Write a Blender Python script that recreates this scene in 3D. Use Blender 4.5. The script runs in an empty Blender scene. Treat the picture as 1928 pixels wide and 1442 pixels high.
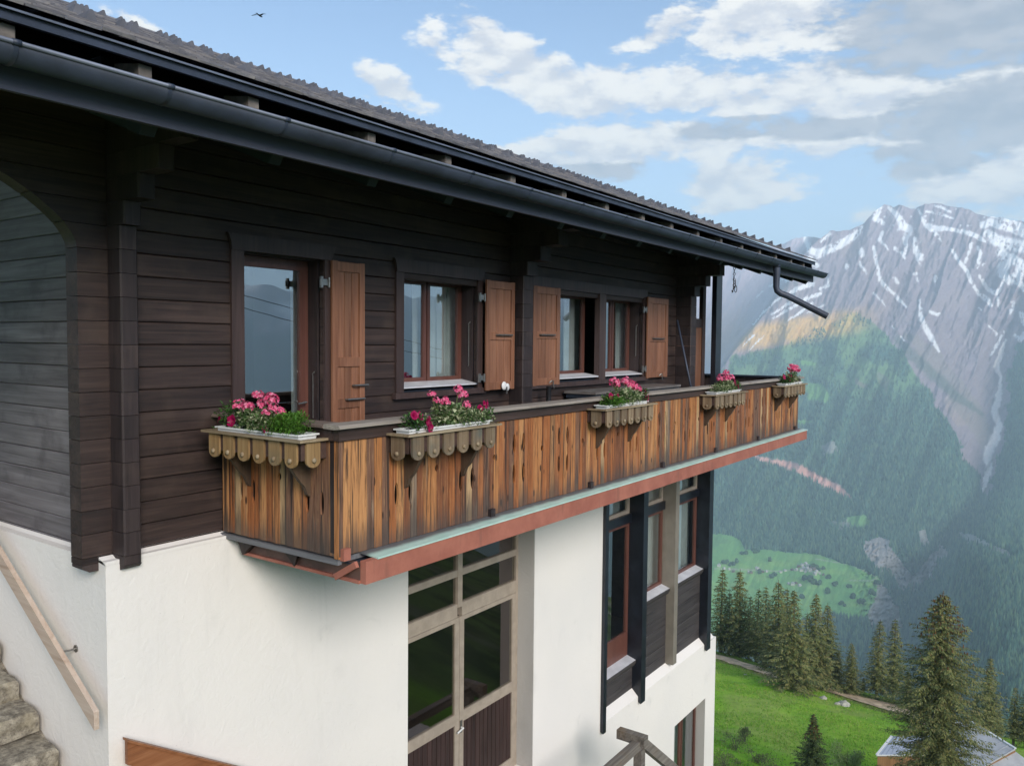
import bpy, math, random
import numpy as np
from mathutils import Matrix, Vector, Euler
rnd = random.Random(7)
sc = bpy.context.scene
COL = sc.collection
PI = math.pi

# ------------------------------------------------------------------ camera
F, YAW, PITCH, ROLL = 1519.6, math.radians(35.303), math.radians(2.915), math.radians(.5224)
def cam_matrix():
    c, s = math.cos(YAW), math.sin(YAW)
    M = np.array([[s, -c, 0], [0, 0, -1.], [c, s, 0]])
    cp, sp = math.cos(PITCH), math.sin(PITCH)
    P = np.array([[1, 0, 0], [0, cp, -sp], [0, sp, cp]])
    cr, sr = math.cos(ROLL), math.sin(ROLL)
    Q = np.array([[cr, -sr, 0], [sr, cr, 0], [0, 0, 1]])
    return Q @ P @ M
CM = cam_matrix()
cam = bpy.data.objects.new('camera', bpy.data.cameras.new('camera'))
COL.objects.link(cam)
cam.data.sensor_width = 36
cam.data.lens = F / 1928 * 36
cam.data.clip_start = .1
cam.data.clip_end = 60000
cam.matrix_world = Matrix([list(r) + [0] for r in np.stack([CM[0], -CM[1], -CM[2]], 1)] + [[0, 0, 0, 1]])
sc.camera = cam
def ray(x, y):
    """direction in the place for a measured point of the photograph (numbers or arrays)"""
    x = np.asarray(x, float); y = np.asarray(y, float)
    q = np.stack([(x - 964) / F, (y - 721) / F, np.ones_like(x)], -1)
    return q @ CM
def onY(x, y, Y):
    d = ray(x, y); return d * (Y / d[1])

# ------------------------------------------------------------------ light and sky
SUN_EL, SUN_AZ = 25.0, -120.0        # degrees; azimuth counted from +X towards +Y
sd = Vector((math.cos(math.radians(SUN_EL)) * math.cos(math.radians(SUN_AZ)),
             math.cos(math.radians(SUN_EL)) * math.sin(math.radians(SUN_AZ)), math.sin(math.radians(SUN_EL))))
sun = bpy.data.objects.new('sun', bpy.data.lights.new('sun', 'SUN'))
COL.objects.link(sun)
sun.data.energy = 1.5
sun.data.angle = math.radians(24)
sun.data.color = (1, .94, .88)
sun.rotation_euler = sd.to_track_quat('Z', 'Y').to_euler()
sc.view_settings.view_transform = 'Standard'
sc.view_settings.look = 'None'
sc.view_settings.exposure = 1.75
sc.view_settings.gamma = 1
sc.view_settings.use_curve_mapping = False
sc.cycles.use_denoising = True
sc.cycles.volume_bounces = 1
sc.cycles.max_bounces = 7
sc.cycles.diffuse_bounces = 3
sc.cycles.glossy_bounces = 4
sc.cycles.transparent_max_bounces = 16
sc.cycles.sample_clamp_indirect = 6

class NT:
    """small helper to write node trees"""
    def __init__(s, tree): s.t = tree
    def n(s, typ, **kw):
        nd = s.t.nodes.new(typ)
        for k, v in kw.items():
            if k.startswith('i_'): nd.inputs[k[2:].replace('_', ' ')].default_value = v
            else: setattr(nd, k, v)
        return nd
    def l(s, a, b): s.t.links.new(a, b)
    def m(s, op, a, b=None, c=None, clamp=False):
        nd = s.t.nodes.new('ShaderNodeMath'); nd.operation = op; nd.use_clamp = clamp
        for i, v in enumerate((a, b, c)):
            if v is None: continue
            if hasattr(v, 'links'): s.l(v, nd.inputs[i])
            else: nd.inputs[i].default_value = v
        return nd.outputs[0]
    def mix(s, f, a, b, blend='MIX'):
        nd = s.t.nodes.new('ShaderNodeMix'); nd.data_type = 'RGBA'; nd.blend_type = blend
        for i, v in ((0, f), (6, a), (7, b)):
            if hasattr(v, 'links'): s.l(v, nd.inputs[i])
            elif i == 0: nd.inputs[0].default_value = v
            else: nd.inputs[i].default_value = (*v[:3], 1)
        return nd.outputs[2]
    def sstep(s, v, a, b):
        nd = s.t.nodes.new('ShaderNodeMapRange'); nd.interpolation_type = 'SMOOTHSTEP'
        s.l(v, nd.inputs[0]); nd.inputs[1].default_value = a; nd.inputs[2].default_value = b
        return nd.outputs[0]

world = bpy.data.worlds.new('World'); sc.world = world; world.use_nodes = True
def build_sky():
    t = world.node_tree; t.nodes.clear(); N = NT(t)
    out = N.n('ShaderNodeOutputWorld')
    sky = N.n('ShaderNodeTexSky', sky_type='NISHITA', sun_disc=False, sun_elevation=math.radians(SUN_EL),
              sun_rotation=math.radians(90 - SUN_AZ), altitude=1900, air_density=1.0, dust_density=1.2, ozone_density=1.5)
    bg = N.n('ShaderNodeBackground'); bg.inputs[1].default_value = .062
    N.l(sky.outputs[0], bg.inputs[0])
    tc = N.n('ShaderNodeTexCoord')
    sp = N.n('ShaderNodeSeparateXYZ'); N.l(tc.outputs['Generated'], sp.inputs[0])
    x, y, z = sp.outputs
    R = 180 / PI
    az = N.m('MULTIPLY', N.m('ARCTAN2', y, x), R)
    el = N.m('MULTIPLY', N.m('ARCSINE', z), R)
    # cloud layer coordinates: a sheet high above the place
    zz = N.m('ADD', N.m('MAXIMUM', z, 0.0), .22)
    cx, cy = N.m('DIVIDE', x, zz), N.m('DIVIDE', y, zz)
    # stretched billow noise in az/el near the horizon, where clouds are seen side-on
    cmb = N.n('ShaderNodeCombineXYZ'); N.l(N.m('MULTIPLY', az, .05), cmb.inputs[0]); N.l(N.m('MULTIPLY', el, .11), cmb.inputs[1])
    n1 = N.n('ShaderNodeTexNoise'); n1.inputs['Scale'].default_value = 5.2; n1.inputs['Detail'].default_value = 12
    n1.inputs['Roughness'].default_value = .66; n1.inputs['Distortion'].default_value = .12
    N.l(cmb.outputs[0], n1.inputs['Vector'])
    # the same noise a little higher: tells which side of a billow is up
    cm2 = N.n('ShaderNodeCombineXYZ'); N.l(N.m('MULTIPLY', az, .05), cm2.inputs[0]); N.l(N.m('MULTIPLY', N.m('ADD', el, 1.0), .11), cm2.inputs[1])
    n2 = N.n('ShaderNodeTexNoise'); n2.inputs['Scale'].default_value = 5.2; n2.inputs['Detail'].default_value = 6
    n2.inputs['Roughness'].default_value = .6; n2.inputs['Distortion'].default_value = .12
    N.l(cm2.outputs[0], n2.inputs['Vector'])
    n3 = N.n('ShaderNodeTexNoise'); n3.inputs['Scale'].default_value = 1.1; n3.inputs['Detail'].default_value = 3
    cm3 = N.n('ShaderNodeCombineXYZ'); N.l(cx, cm3.inputs[0]); N.l(cy, cm3.inputs[1]); N.l(cm3.outputs[0], n3.inputs['Vector'])
    # cloud banks: (azimuth, elevation, half width, half height, tilt, weight)
    def P(px, py):
        d = ray(px, py); return math.degrees(math.atan2(d[1], d[0])), math.degrees(math.atan2(d[2], math.hypot(d[0], d[1])))
    banks = [((1010, 145), 8.2, 2.2, .42, 1.0), ((880, 110), 4.0, 1.9, .35, .8), ((1270, 165), 9.0, 1.9, .1, .9), ((1560, 155), 8, 1.8, -.08, .9),
             ((1450, 40), 6.5, 2.3, 0, 1.0), ((1260, 60), 4.2, 1.3, -.35, .8), ((1610, 215), 7.5, 2.3, -.2, 1.0), ((1850, 35), 8.5, 3.2, -.1, 1.0), ((1640, 40), 5.0, 2.2, 0, .8),
             ((740, 170), 3.4, 1.5, .3, .75), ((1120, 285), 8.0, 2.0, -.1, 1.0), ((1400, 345), 5.0, 2.0, -.05, .95), ((1320, 265), 6, 1.7, 0, .9), ((1480, 180), 7, 1.8, -.05, .95), ((1700, 190), 5, 1.6, -.2, .9), ((1780, 270), 6, 1.6, 0, .85),
             ((1860, 205), 6.0, 3.0, -.2, 1.1), ((1870, 320), 6.0, 3.0, 0, 1.0), ((1700, 300), 5, 1.0, 0, .5), ((1650, 402), 1.6, .8, 0, .6),
             ((240, 40), 3.2, .9, .3, .6), ((370, 80), 2.4, .6, .2, .5), ((1210, 90), 1.8, .5, 0, .55), ((960, 70), 1.2, .5, 0, .5), ((1720, 130), 3, .9, -.3, .8), ((1060, 232), 1.6, .3, 0, .5)]
    bias = None
    for (px, py), w, h, tilt, wt in banks:
        a0, e0 = P(px, py)
        da, de = N.m('SUBTRACT', az, a0), N.m('SUBTRACT', el, e0)
        de2 = N.m('MULTIPLY_ADD', da, -tilt, de)       # tilt: degrees of rise per degree of azimuth
        q = N.m('ADD', N.m('POWER', N.m('ABSOLUTE', N.m('DIVIDE', da, w)), 2), N.m('POWER', N.m('ABSOLUTE', N.m('DIVIDE', de2, h)), 2))
        b = N.m('MULTIPLY', N.m('SUBTRACT', 1.0, N.m('MULTIPLY', q, .55), clamp=True), wt)
        bias = b if bias is None else N.m('MAXIMUM', bias, b)
    # elsewhere in the sky the clouds go on at random
    da = N.m('ABSOLUTE', N.m('SUBTRACT', az, 35.0))
    away = N.sstep(N.m('MAXIMUM', da, N.m('MULTIPLY', el, 1.25)), 36, 52)
    gen = N.m('MULTIPLY', N.sstep(n3.outputs[0], .42, .66), .9)
    bias = N.m('MAXIMUM', bias, N.m('MULTIPLY', gen, away))
    dens = N.m('ADD', N.m('MULTIPLY', bias, .55), N.m('MULTIPLY', n1.outputs[0], 1.25))
    cov = N.sstep(dens, .86, 1.06)
    # grey undersides and the grey clouds
    rel = N.m('SUBTRACT', n1.outputs[0], n2.outputs[0])
    shade = N.sstep(rel, -.16, .14)
    greys = None
    for (px, py), w, h in [((1850, 35), 10.0, 3.4), ((1860, 215), 6.0, 2.4), ((1730, 235), 3.4, 1.2), ((1560, 245), 4, .8), ((1690, 305), 5, 1.3), ((1400, 240), 5, .8), ((1150, 330), 6, .9)]:
        a0, e0 = P(px, py)
        q = N.m('ADD', N.m('POWER', N.m('ABSOLUTE', N.m('DIVIDE', N.m('SUBTRACT', az, a0), w)), 2), N.m('POWER', N.m('ABSOLUTE', N.m('DIVIDE', N.m('SUBTRACT', el, e0), h)), 2))
        b = N.sstep(N.m('ADD', q, N.m('MULTIPLY', N.m('SUBTRACT', n1.outputs[0], .5), 2.2)), 1.15, .55)
        greys = b if greys is None else N.m('MAXIMUM', greys, b)
    greys = N.m('MAXIMUM', greys, N.m('MULTIPLY', away, .25))
    c1 = N.mix(shade, (.56, .56, .60), (.86, .82, .76))
    c2 = N.mix(shade, (.30, .32, .37), (.42, .42, .45))
    cc = N.mix(greys, c1, c2)
    cb = N.n('ShaderNodeBackground'); N.l(cc, cb.inputs[0]); cb.inputs[1].default_value = .43
    # thin milky veil low in the sky
    veil = N.m('MULTIPLY', N.sstep(el, 26, 2), .45)
    fac = N.m('MAXIMUM', N.m('MULTIPLY', cov, .96), 0.0)
    vb = N.n('ShaderNodeBackground'); vb.inputs[0].default_value = (.56, .72, .86, 1); vb.inputs[1].default_value = .43
    ms1 = N.n('ShaderNodeMixShader'); N.l(veil, ms1.inputs[0]); N.l(bg.outputs[0], ms1.inputs[1]); N.l(vb.outputs[0], ms1.inputs[2])
    ms = N.n('ShaderNodeMixShader'); N.l(fac, ms.inputs[0]); N.l(ms1.outputs[0], ms.inputs[1]); N.l(cb.outputs[0], ms.inputs[2])
    N.l(ms.outputs[0], out.inputs[0])
build_sky()

# ------------------------------------------------------------------ materials
def new_mat(name):
    m = bpy.data.materials.new(name); m.use_nodes = True
    t = m.node_tree; t.nodes.clear(); N = NT(t)
    out = N.n('ShaderNodeOutputMaterial'); b = N.n('ShaderNodeBsdfPrincipled')
    N.l(b.outputs[0], out.inputs[0])
    return m, N, b, out
def coords(N, scale, rand=True, kind='Object'):
    tc = N.n('ShaderNodeTexCoord')
    v = tc.outputs[kind]
    if rand:
        oi = N.n('ShaderNodeObjectInfo')
        mu = N.n('ShaderNodeVectorMath', operation='SCALE'); mu.inputs[0].default_value = (17, 31, 23); N.l(oi.outputs['Random'], mu.inputs[3])
        ad = N.n('ShaderNodeVectorMath', operation='ADD'); N.l(v, ad.inputs[0]); N.l(mu.outputs[0], ad.inputs[1]); v = ad.outputs[0]
    else: oi = N.n('ShaderNodeObjectInfo')
    mp = N.n('ShaderNodeMapping'); N.l(v, mp.inputs[0]); mp.inputs['Scale'].default_value = scale
    return mp.outputs[0], oi.outputs['Random']
def noise(N, v, scale=1, detail=5, rough=.6, dist=0):
    n = N.n('ShaderNodeTexNoise'); N.l(v, n.inputs['Vector']); n.inputs['Scale'].default_value = scale
    n.inputs['Detail'].default_value = detail; n.inputs['Roughness'].default_value = rough; n.inputs['Distortion'].default_value = dist
    return n.outputs[0]
def ramp(N, f, stops, mode='LINEAR'):
    r = N.n('ShaderNodeValToRGB'); r.color_ramp.interpolation = mode
    e = r.color_ramp.elements
    while len(e) < len(stops): e.new(.5)
    for el, (p, c) in zip(e, stops): el.position = p; el.color = (*c, 1)
    N.l(f, r.inputs[0]); return r.outputs[0]
def bump(N, b, h, strength=.3, dist=.01):
    bn = N.n('ShaderNodeBump'); bn.inputs['Strength'].default_value = strength; bn.inputs['Distance'].default_value = dist
    N.l(h, bn.inputs['Height']); N.l(bn.outputs[0], b.inputs['Normal'])
def wood(name, tones, axis='X', fine=26, rough=.65, spread=.5, bstr=.4, stain=None, spec=.4):
    """wood with grain along an axis; tones run from dark grain to light grain; whole boards differ by spread"""
    m, N, b, out = new_mat(name)
    sc3 = [fine, fine, fine]; sc3['XYZ'.index(axis)] = fine * .035
    v, r = coords(N, sc3)
    g = noise(N, v, 1, 6, .62, 1.1)
    sc4 = [5, 5, 5]; sc4['XYZ'.index(axis)] = .9
    v2, _ = coords(N, sc4)
    g2 = noise(N, v2, 1, 4, .55, .6)
    f = N.m('ADD', N.m('MULTIPLY', g, .6), N.m('MULTIPLY', g2, .4))
    k = len(tones)
    c = ramp(N, f, [(.33 + .34 * i / (k - 1), t) for i, t in enumerate(tones)])
    hv = N.n('ShaderNodeHueSaturation'); N.l(c, hv.inputs['Color'])
    N.l(N.m('MULTIPLY_ADD', r, spread, 1 - spread / 2), hv.inputs['Value'])
    c = hv.outputs[0]
    if stain:
        v3, _ = coords(N, (2.3, 2.3, 2.3)); s = noise(N, v3, 1, 5, .6)
        c = N.mix(N.m('MULTIPLY', N.sstep(s, .5, .72), stain[1]), c, stain[0])
    N.l(c, b.inputs['Base Color']); b.inputs['Roughness'].default_value = rough
    b.inputs['Specular IOR Level'].default_value = spec
    bump(N, b, f, bstr, .006)
    return m
def plain(name, col, rough=.6, metal=0, var=.12, vs=6, bstr=.15, spec=.5, bdist=.004):
    m, N, b, out = new_mat(name)
    v, r = coords(N, (vs,) * 3)
    n = noise(N, v, 1, 6, .6)
    lo = tuple(c * (1 - var) for c in col); hi = tuple(min(1, c * (1 + var)) for c in col)
    c = N.mix(N.sstep(n, .3, .7), lo, hi)
    N.l(c, b.inputs['Base Color']); b.inputs['Roughness'].default_value = rough; b.inputs['Metallic'].default_value = metal
    b.inputs['Specular IOR Level'].default_value = spec
    bump(N, b, n, bstr, bdist)
    return m
M = {}
M['log'] = wood('dark_stained_log', [(.013, .009, .009), (.037, .023, .020), (.064, .041, .034)], 'X', 24, .6, .4, .5, ((.09, .06, .045), .35))
M['log_side'] = wood('grey_log', [(.07, .060, .062), (.135, .12, .122), (.20, .182, .186)], 'Y', 20, .7, .3, .35, ((.06, .05, .052), .6))
M['log_end'] = wood('dark_log_end', [(.012, .009, .010), (.032, .022, .022), (.05, .036, .034)], 'Z', 20, .6, .45, .4, ((.12, .08, .06), .18))
M['dark'] = wood('blue_black_roof_timber', [(.012, .018, .029), (.020, .028, .043)], 'X', 18, .6, .3, .3)
M['fascia'] = wood('fascia_board', [(.035, .042, .068), (.065, .068, .095)], 'X', 18, .55, .2, .3)
M['casing'] = wood('casing_wood', [(.032, .020, .019), (.075, .047, .042)], 'Z', 26, .5, .3, .3)
M['sash'] = wood('red_brown_sash', [(.085, .032, .024), (.14, .06, .045)], 'Z', 30, .38, .2, .2)
M['shutter'] = wood('shutter_wood', [(.125, .050, .026), (.215, .095, .052), (.29, .138, .078)], 'Z', 30, .5, .35, .35)
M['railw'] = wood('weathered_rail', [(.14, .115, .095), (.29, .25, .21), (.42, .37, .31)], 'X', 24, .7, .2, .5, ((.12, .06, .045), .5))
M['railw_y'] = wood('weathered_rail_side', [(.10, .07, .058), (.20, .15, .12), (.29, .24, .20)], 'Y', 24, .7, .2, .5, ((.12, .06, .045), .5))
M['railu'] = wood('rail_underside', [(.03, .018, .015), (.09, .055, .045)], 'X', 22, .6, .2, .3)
M['floor'] = wood('balcony_floor_edge', [(.08, .08, .085), (.21, .21, .22)], 'Y', 18, .7, .2, .3)
def redbeam_mat():
    m, N, b, out = new_mat('red_oxide_beam')
    v, _ = coords(N, (1, 1, 1), False)
    n = noise(N, v, 3, 6, .65); ch = noise(N, v, 22, 5, .7); vr, _ = coords(N, (9, 9, 1.2), False); run = noise(N, vr, 1, 5, .65)
    c = N.mix(N.sstep(n, .3, .7), (.30, .098, .066), (.41, .15, .10))
    c = N.mix(N.m('MULTIPLY', N.sstep(run, .56, .70), .45), c, (.17, .075, .055))
    c = N.mix(N.sstep(ch, .70, .74), c, (.07, .045, .04))
    N.l(c, b.inputs['Base Color']); b.inputs['Roughness'].default_value = .62; bump(N, b, N.m('ADD', n, ch), .35, .003); return m
M['redbeam'] = redbeam_mat()
M['redbeam_shaded'] = plain('red_oxide_beam_shaded', (.115, .058, .045), .6, 0, .3, 6, .2)  # darker copy of the beam red, shade on the end put into its colour
M['white_side'] = None
def stucco(name, col, dirt):
    m, N, b, out = new_mat(name)
    v, _ = coords(N, (1, 1, 1), False)
    big = noise(N, v, .55, 4, .5)
    mid = noise(N, v, 2.3, 5, .6, .4)
    fin = noise(N, v, 38, 4, .65)
    trow = noise(N, v, 9, 3, .5, 1.5)
    vs_, _ = coords(N, (2.2, 2.2, .35), False); run = noise(N, vs_, 1, 6, .65, 1.2)
    sp = noise(N, v, 55, 2, .5)
    c = N.mix(N.sstep(big, .38, .66), col, tuple(a * b2 for a, b2 in zip(col, (.95, .955, .965))))
    c = N.mix(N.m('MULTIPLY', N.sstep(mid, .60, .78), .55), c, dirt)
    sm = noise(N, v, .95, 2, .4)
    c = N.mix(N.m('MULTIPLY', N.sstep(sm, .64, .76), .35), c, tuple(a * .7 for a in dirt))
    c = N.mix(N.m('MULTIPLY', N.sstep(run, .56, .78), .24), c, tuple(a * .86 for a in dirt))
    c = N.mix(N.m('MULTIPLY', N.sstep(sp, .70, .76), .5), c, tuple(a * .6 for a in dirt))
    N.l(c, b.inputs['Base Color']); b.inputs['Roughness'].default_value = .88; b.inputs['Specular IOR Level'].default_value = .2
    h = N.m('ADD', N.m('MULTIPLY', fin, .35), trow)
    bump(N, b, h, .55, .007)
    return m
M['stucco'] = stucco('white_render', (.81, .765, .71), (.63, .605, .56))
M['reveal'] = stucco('shade_grey_render', (.46, .44, .41), (.38, .36, .33))  # grey copy of the white render, reveal shade put in; terrace reuses it
M['zinc'] = plain('aged_zinc', (.034, .044, .070), .5, .1, .3, 2.5, .12)
M['zincl'] = plain('light_zinc_edge', (.13, .15, .20), .5, .2, .25, 3, .1)
def flashing_mat():
    m, N, b, out = new_mat('green_copper_flashing')
    v, r = coords(N, (4, 4, 4), False); n = noise(N, v, 1, 6, .65)
    tc = N.n('ShaderNodeTexCoord'); sp = N.n('ShaderNodeSeparateXYZ'); N.l(tc.outputs['Object'], sp.inputs[0])
    c = N.mix(N.sstep(n, .35, .65), (.40, .58, .50), (.50, .66, .58))
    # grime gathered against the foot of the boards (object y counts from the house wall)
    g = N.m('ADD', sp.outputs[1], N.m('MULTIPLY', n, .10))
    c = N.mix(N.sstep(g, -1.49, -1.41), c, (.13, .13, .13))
    N.l(c, b.inputs['Base Color']); b.inputs['Roughness'].default_value = .55; bump(N, b, n, .2, .004); return m
M['copper'] = flashing_mat()
M['steel'] = plain('steel', (.26, .25, .235), .35, .8, .15, 20, .05)
M['tin'] = plain('tin_sill', (.66, .66, .68), .4, .2, .1, 5, .08)
M['white_plastic'] = plain('white_plastic', (.72, .72, .70), .35, 0, .05, 12, .05)
M['block'] = plain('pale_spacer_block', (.15, .13, .115), .7, 0, .35, 14, .3)
M['fin'] = plain('blue_black_fin', (.012, .015, .022), .32, 0, .3, 4, .08)
M['finl'] = plain('taupe_fin', (.21, .185, .15), .5, 0, .1, 4, .08)
M['doorf'] = plain('taupe_door_paint', (.35, .29, .23), .5, 0, .12, 7, .12)
M['slat'] = wood('dark_door_slat', [(.02, .011, .010), (.06, .034, .030)], 'Z', 24, .5, .35, .35)
M['cladding'] = wood('grey_brown_cladding', [(.022, .020, .021), (.052, .045, .045), (.075, .066, .064)], 'X', 22, .65, .3, .5)
M['boxwood'] = wood('flower_box_wood', [(.17, .095, .038), (.30, .185, .08), (.40, .265, .13)], 'Z', 26, .65, .35, .5, ((.13, .12, .085), .5))
M['boxgrey'] = wood('flower_box_grey_wood', [(.11, .072, .042), (.20, .14, .085), (.30, .23, .15)], 'Z', 26, .7, .45, .5, ((.09, .10, .085), .8))
M['boxledge'] = wood('flower_box_ledge', [(.15, .10, .055), (.28, .21, .13), (.37, .30, .20)], 'X', 22, .65, .3, .5)
M['boxback'] = wood('flower_box_back', [(.04, .022, .018), (.09, .05, .038)], 'X', 20, .7, .3, .4)
M['bracket'] = wood('bracket_wood', [(.05, .03, .02), (.12, .075, .045)], 'Z', 20, .7, .3, .4)
M['handrail'] = wood('planed_handrail', [(.36, .25, .18), (.52, .40, .31), (.60, .49, .40)], 'Y', 22, .6, .1, .3, ((.42, .27, .2), .4))
M['stairboard'] = wood('orange_stair_board', [(.13, .045, .018), (.26, .10, .042), (.34, .15, .07)], 'X', 22, .5, .1, .4)
M['oldpost'] = wood('old_grey_post', [(.05, .042, .036), (.16, .14, .12), (.26, .235, .20)], 'X', 20, .7, .3, .6, ((.2, .12, .05), .4))
M['soil'] = plain('potting_soil', (.03, .02, .014), .95, 0, .4, 30, .8)
def board_mat():
    m, N, b, out = new_mat('weathered_larch_board')
    v, r = coords(N, (52, 52, 1.5)); g = noise(N, v, 1, 8, .68, 2.2)
    v2, _ = coords(N, (16, 16, 1.3)); g2 = noise(N, v2, 1, 5, .6, 1.8)
    tone = ramp(N, r, [(0, (.33, .112, .036)), (.16, (.42, .175, .062)), (.34, (.22, .080, .034)), (.50, (.50, .235, .092)), (.66, (.34, .125, .046)),
                       (.80, (.20, .10, .06)), (.90, (.50, .32, .165)), (.965, (.24, .17, .12))], 'CONSTANT')
    f = N.m('ADD', N.m('MULTIPLY', g, .62), N.m('MULTIPLY', g2, .38))
    dark = N.mix(.74, tone, (.035, .016, .008))
    light = N.mix(.55, tone, (.74, .45, .19))
    c = N.mix(N.sstep(f, .38, .50), dark, tone)
    c = N.mix(N.m('MULTIPLY', N.sstep(f, .53, .66), .9), c, light)
    v3, _ = coords(N, (7, 7, 1.0)); s = noise(N, v3, 1, 5, .65, .5)
    c = N.mix(N.m('MULTIPLY', N.sstep(s, .60, .70), .6), c, (.10, .075, .058))
    # dark runs of rain down the faces
    v5, _ = coords(N, (24, 24, .55)); rs5 = noise(N, v5, 1, 6, .7, .6)
    c = N.mix(N.m('MULTIPLY', N.sstep(rs5, .53, .61), .88), c, (.035, .024, .020))
    v6, _ = coords(N, (20, 20, .8)); rs6 = noise(N, v6, 1, 5, .7, .6)
    c = N.mix(N.m('MULTIPLY', N.sstep(rs6, .60, .70), .55), c, (.40, .31, .21))
    # knots
    vo = N.n('ShaderNodeTexVoronoi'); vv, _ = coords(N, (9, 9, 3.2)); N.l(vv, vo.inputs['Vector']); vo.inputs['Scale'].default_value = 1
    c = N.mix(N.sstep(vo.outputs[0], .15, .08), c, (.05, .022, .012))
    # the feet of the boards have soaked up water and gone dark
    tc = N.n('ShaderNodeTexCoord'); sp = N.n('ShaderNodeSeparateXYZ'); N.l(tc.outputs['Object'], sp.inputs[0])
    v7, _ = coords(N, (40, 40, 1.2)); rs7 = noise(N, v7, 1, 4, .7)
    wet = N.m('ADD', N.m('MULTIPLY_ADD', rs7, .5, N.m('MULTIPLY', sp.outputs[2], 1.0)), N.m('MULTIPLY', N.m('ADD', g, N.m('MULTIPLY', r, .35)), -.55))
    c = N.mix(N.m('MULTIPLY', N.sstep(wet, -.32, -.56), .75), c, (.06, .05, .045))
    N.l(c, b.inputs['Base Color']); b.inputs['Roughness'].default_value = .62; b.inputs['Specular IOR Level'].default_value = .35
    bump(N, b, f, .6, .006)
    return m
M['board'] = board_mat()
def glass_mat(name, refl=.2, tint=(.93, .95, .95), gcol=(.92, .96, 1)):
    m, N, b, out = new_mat(name); N.t.nodes.remove(b)
    gl = N.n('ShaderNodeBsdfGlossy'); gl.inputs['Roughness'].default_value = .0; gl.inputs['Color'].default_value = (*gcol, 1)
    v, _ = coords(N, (1.3, 1.3, 1.3)); n = noise(N, v, 1, 2)
    bn = N.n('ShaderNodeBump'); bn.inputs['Strength'].default_value = .03; bn.inputs['Distance'].default_value = .02; N.l(n, bn.inputs['Height']); N.l(bn.outputs[0], gl.inputs['Normal'])
    tr = N.n('ShaderNodeBsdfTransparent'); tr.inputs['Color'].default_value = (*tint, 1)
    fr = N.n('ShaderNodeFresnel'); fr.inputs['IOR'].default_value = 1.6
    ge = N.n('ShaderNodeNewGeometry')
    fac = N.m('MULTIPLY', N.m('ADD', N.m('MULTIPLY', fr.outputs[0], 1 - refl), refl, clamp=True), N.m('SUBTRACT', 1.0, ge.outputs['Backfacing']))
    ms = N.n('ShaderNodeMixShader'); N.l(fac, ms.inputs[0]); N.l(tr.outputs[0], ms.inputs[1]); N.l(gl.outputs[0], ms.inputs[2]); N.l(ms.outputs[0], out.inputs[0])
    return m
M['glass'] = glass_mat('window_glass', .40)
M['glass_low'] = glass_mat('door_glass', .25, (.8, .83, .8), (.66, .60, .60))
M['curtain'] = plain('pale_curtain', (.60, .67, .65), .9, 0, .08, 5, .1)
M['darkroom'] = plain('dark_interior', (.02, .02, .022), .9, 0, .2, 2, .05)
M['interior'] = plain('restaurant_interior', (.55, .50, .42), .8, 0, .2, 1.2, .05)
def shingle_mat():
    m, N, b, out = new_mat('slate_shingle')
    v, r = coords(N, (7, 7, 7)); n = noise(N, v, 1, 6, .65)
    c = ramp(N, n, [(.3, (.07, .07, .085)), (.5, (.16, .158, .175)), (.62, (.23, .215, .215)), (.75, (.31, .29, .28))])
    v2, _ = coords(N, (1.1, 1.1, 1.1)); n2 = noise(N, v2, 1, 5, .6)
    c = N.mix(N.m('MULTIPLY', N.sstep(n2, .48, .62), .55), c, (.24, .215, .20))
    hv = N.n('ShaderNodeHueSaturation'); N.l(c, hv.inputs['Color']); N.l(N.m('MULTIPLY_ADD', r, .5, .75), hv.inputs['Value'])
    N.l(hv.outputs[0], b.inputs['Base Color']); b.inputs['Roughness'].default_value = .7
    bump(N, b, n, .5, .01)
    return m
M['shingle'] = shingle_mat()
M['guard'] = plain('slate_guard', (.11, .11, .125), .55, .1, .25, 5, .1)
def stone_mat():
    m, N, b, out = new_mat('rough_granite')
    v, r = coords(N, (1, 1, 1)); n = noise(N, v, 14, 8, .72); n2 = noise(N, v, 60, 4, .6); n3 = noise(N, v, 3, 3)
    c = ramp(N, n, [(.32, (.055, .048, .04)), (.46, (.20, .175, .135)), (.58, (.33, .295, .23)), (.72, (.46, .42, .33))])
    c = N.mix(N.m('MULTIPLY', N.sstep(n2, .55, .7), .6), c, (.07, .06, .05))
    c = N.mix(N.m('MULTIPLY', N.sstep(n3, .5, .7), .4), c, (.24, .2, .12))
    N.l(c, b.inputs['Base Color']); b.inputs['Roughness'].default_value = .9
    bump(N, b, N.m('ADD', n, N.m('MULTIPLY', n2, .6)), .7, .010)
    return m
M['stone'] = stone_mat()
def leaf_mat(name, cols, rough=.5, trans=.25):
    m, N, b, out = new_mat(name)
    g = N.n('ShaderNodeNewGeometry')
    k = len(cols)
    c = ramp(N, g.outputs['Random Per Island'], [(i / k, c) for i, c in enumerate(cols)], 'CONSTANT')
    N.l(c, b.inputs['Base Color']); b.inputs['Roughness'].default_value = rough; b.inputs['Specular IOR Level'].default_value = .3
    tl = N.n('ShaderNodeBsdfTranslucent'); N.l(c, tl.inputs[0])
    ms = N.n('ShaderNodeMixShader'); ms.inputs[0].default_value = trans
    N.l(b.outputs[0], ms.inputs[1]); N.l(tl.outputs[0], ms.inputs[2]); N.l(ms.outputs[0], out.inputs[0])
    return m
M['leaf'] = leaf_mat('green_leaf', [(.05, .12, .03), (.07, .16, .035), (.035, .09, .025), (.09, .19, .05)])
M['leafv'] = leaf_mat('variegated_leaf', [(.12, .20, .07), (.42, .46, .26), (.06, .12, .035), (.50, .52, .33), (.10, .17, .05)])
M['fern'] = leaf_mat('bright_feathery_leaf', [(.10, .24, .03), (.15, .30, .05), (.07, .18, .025)])
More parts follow.
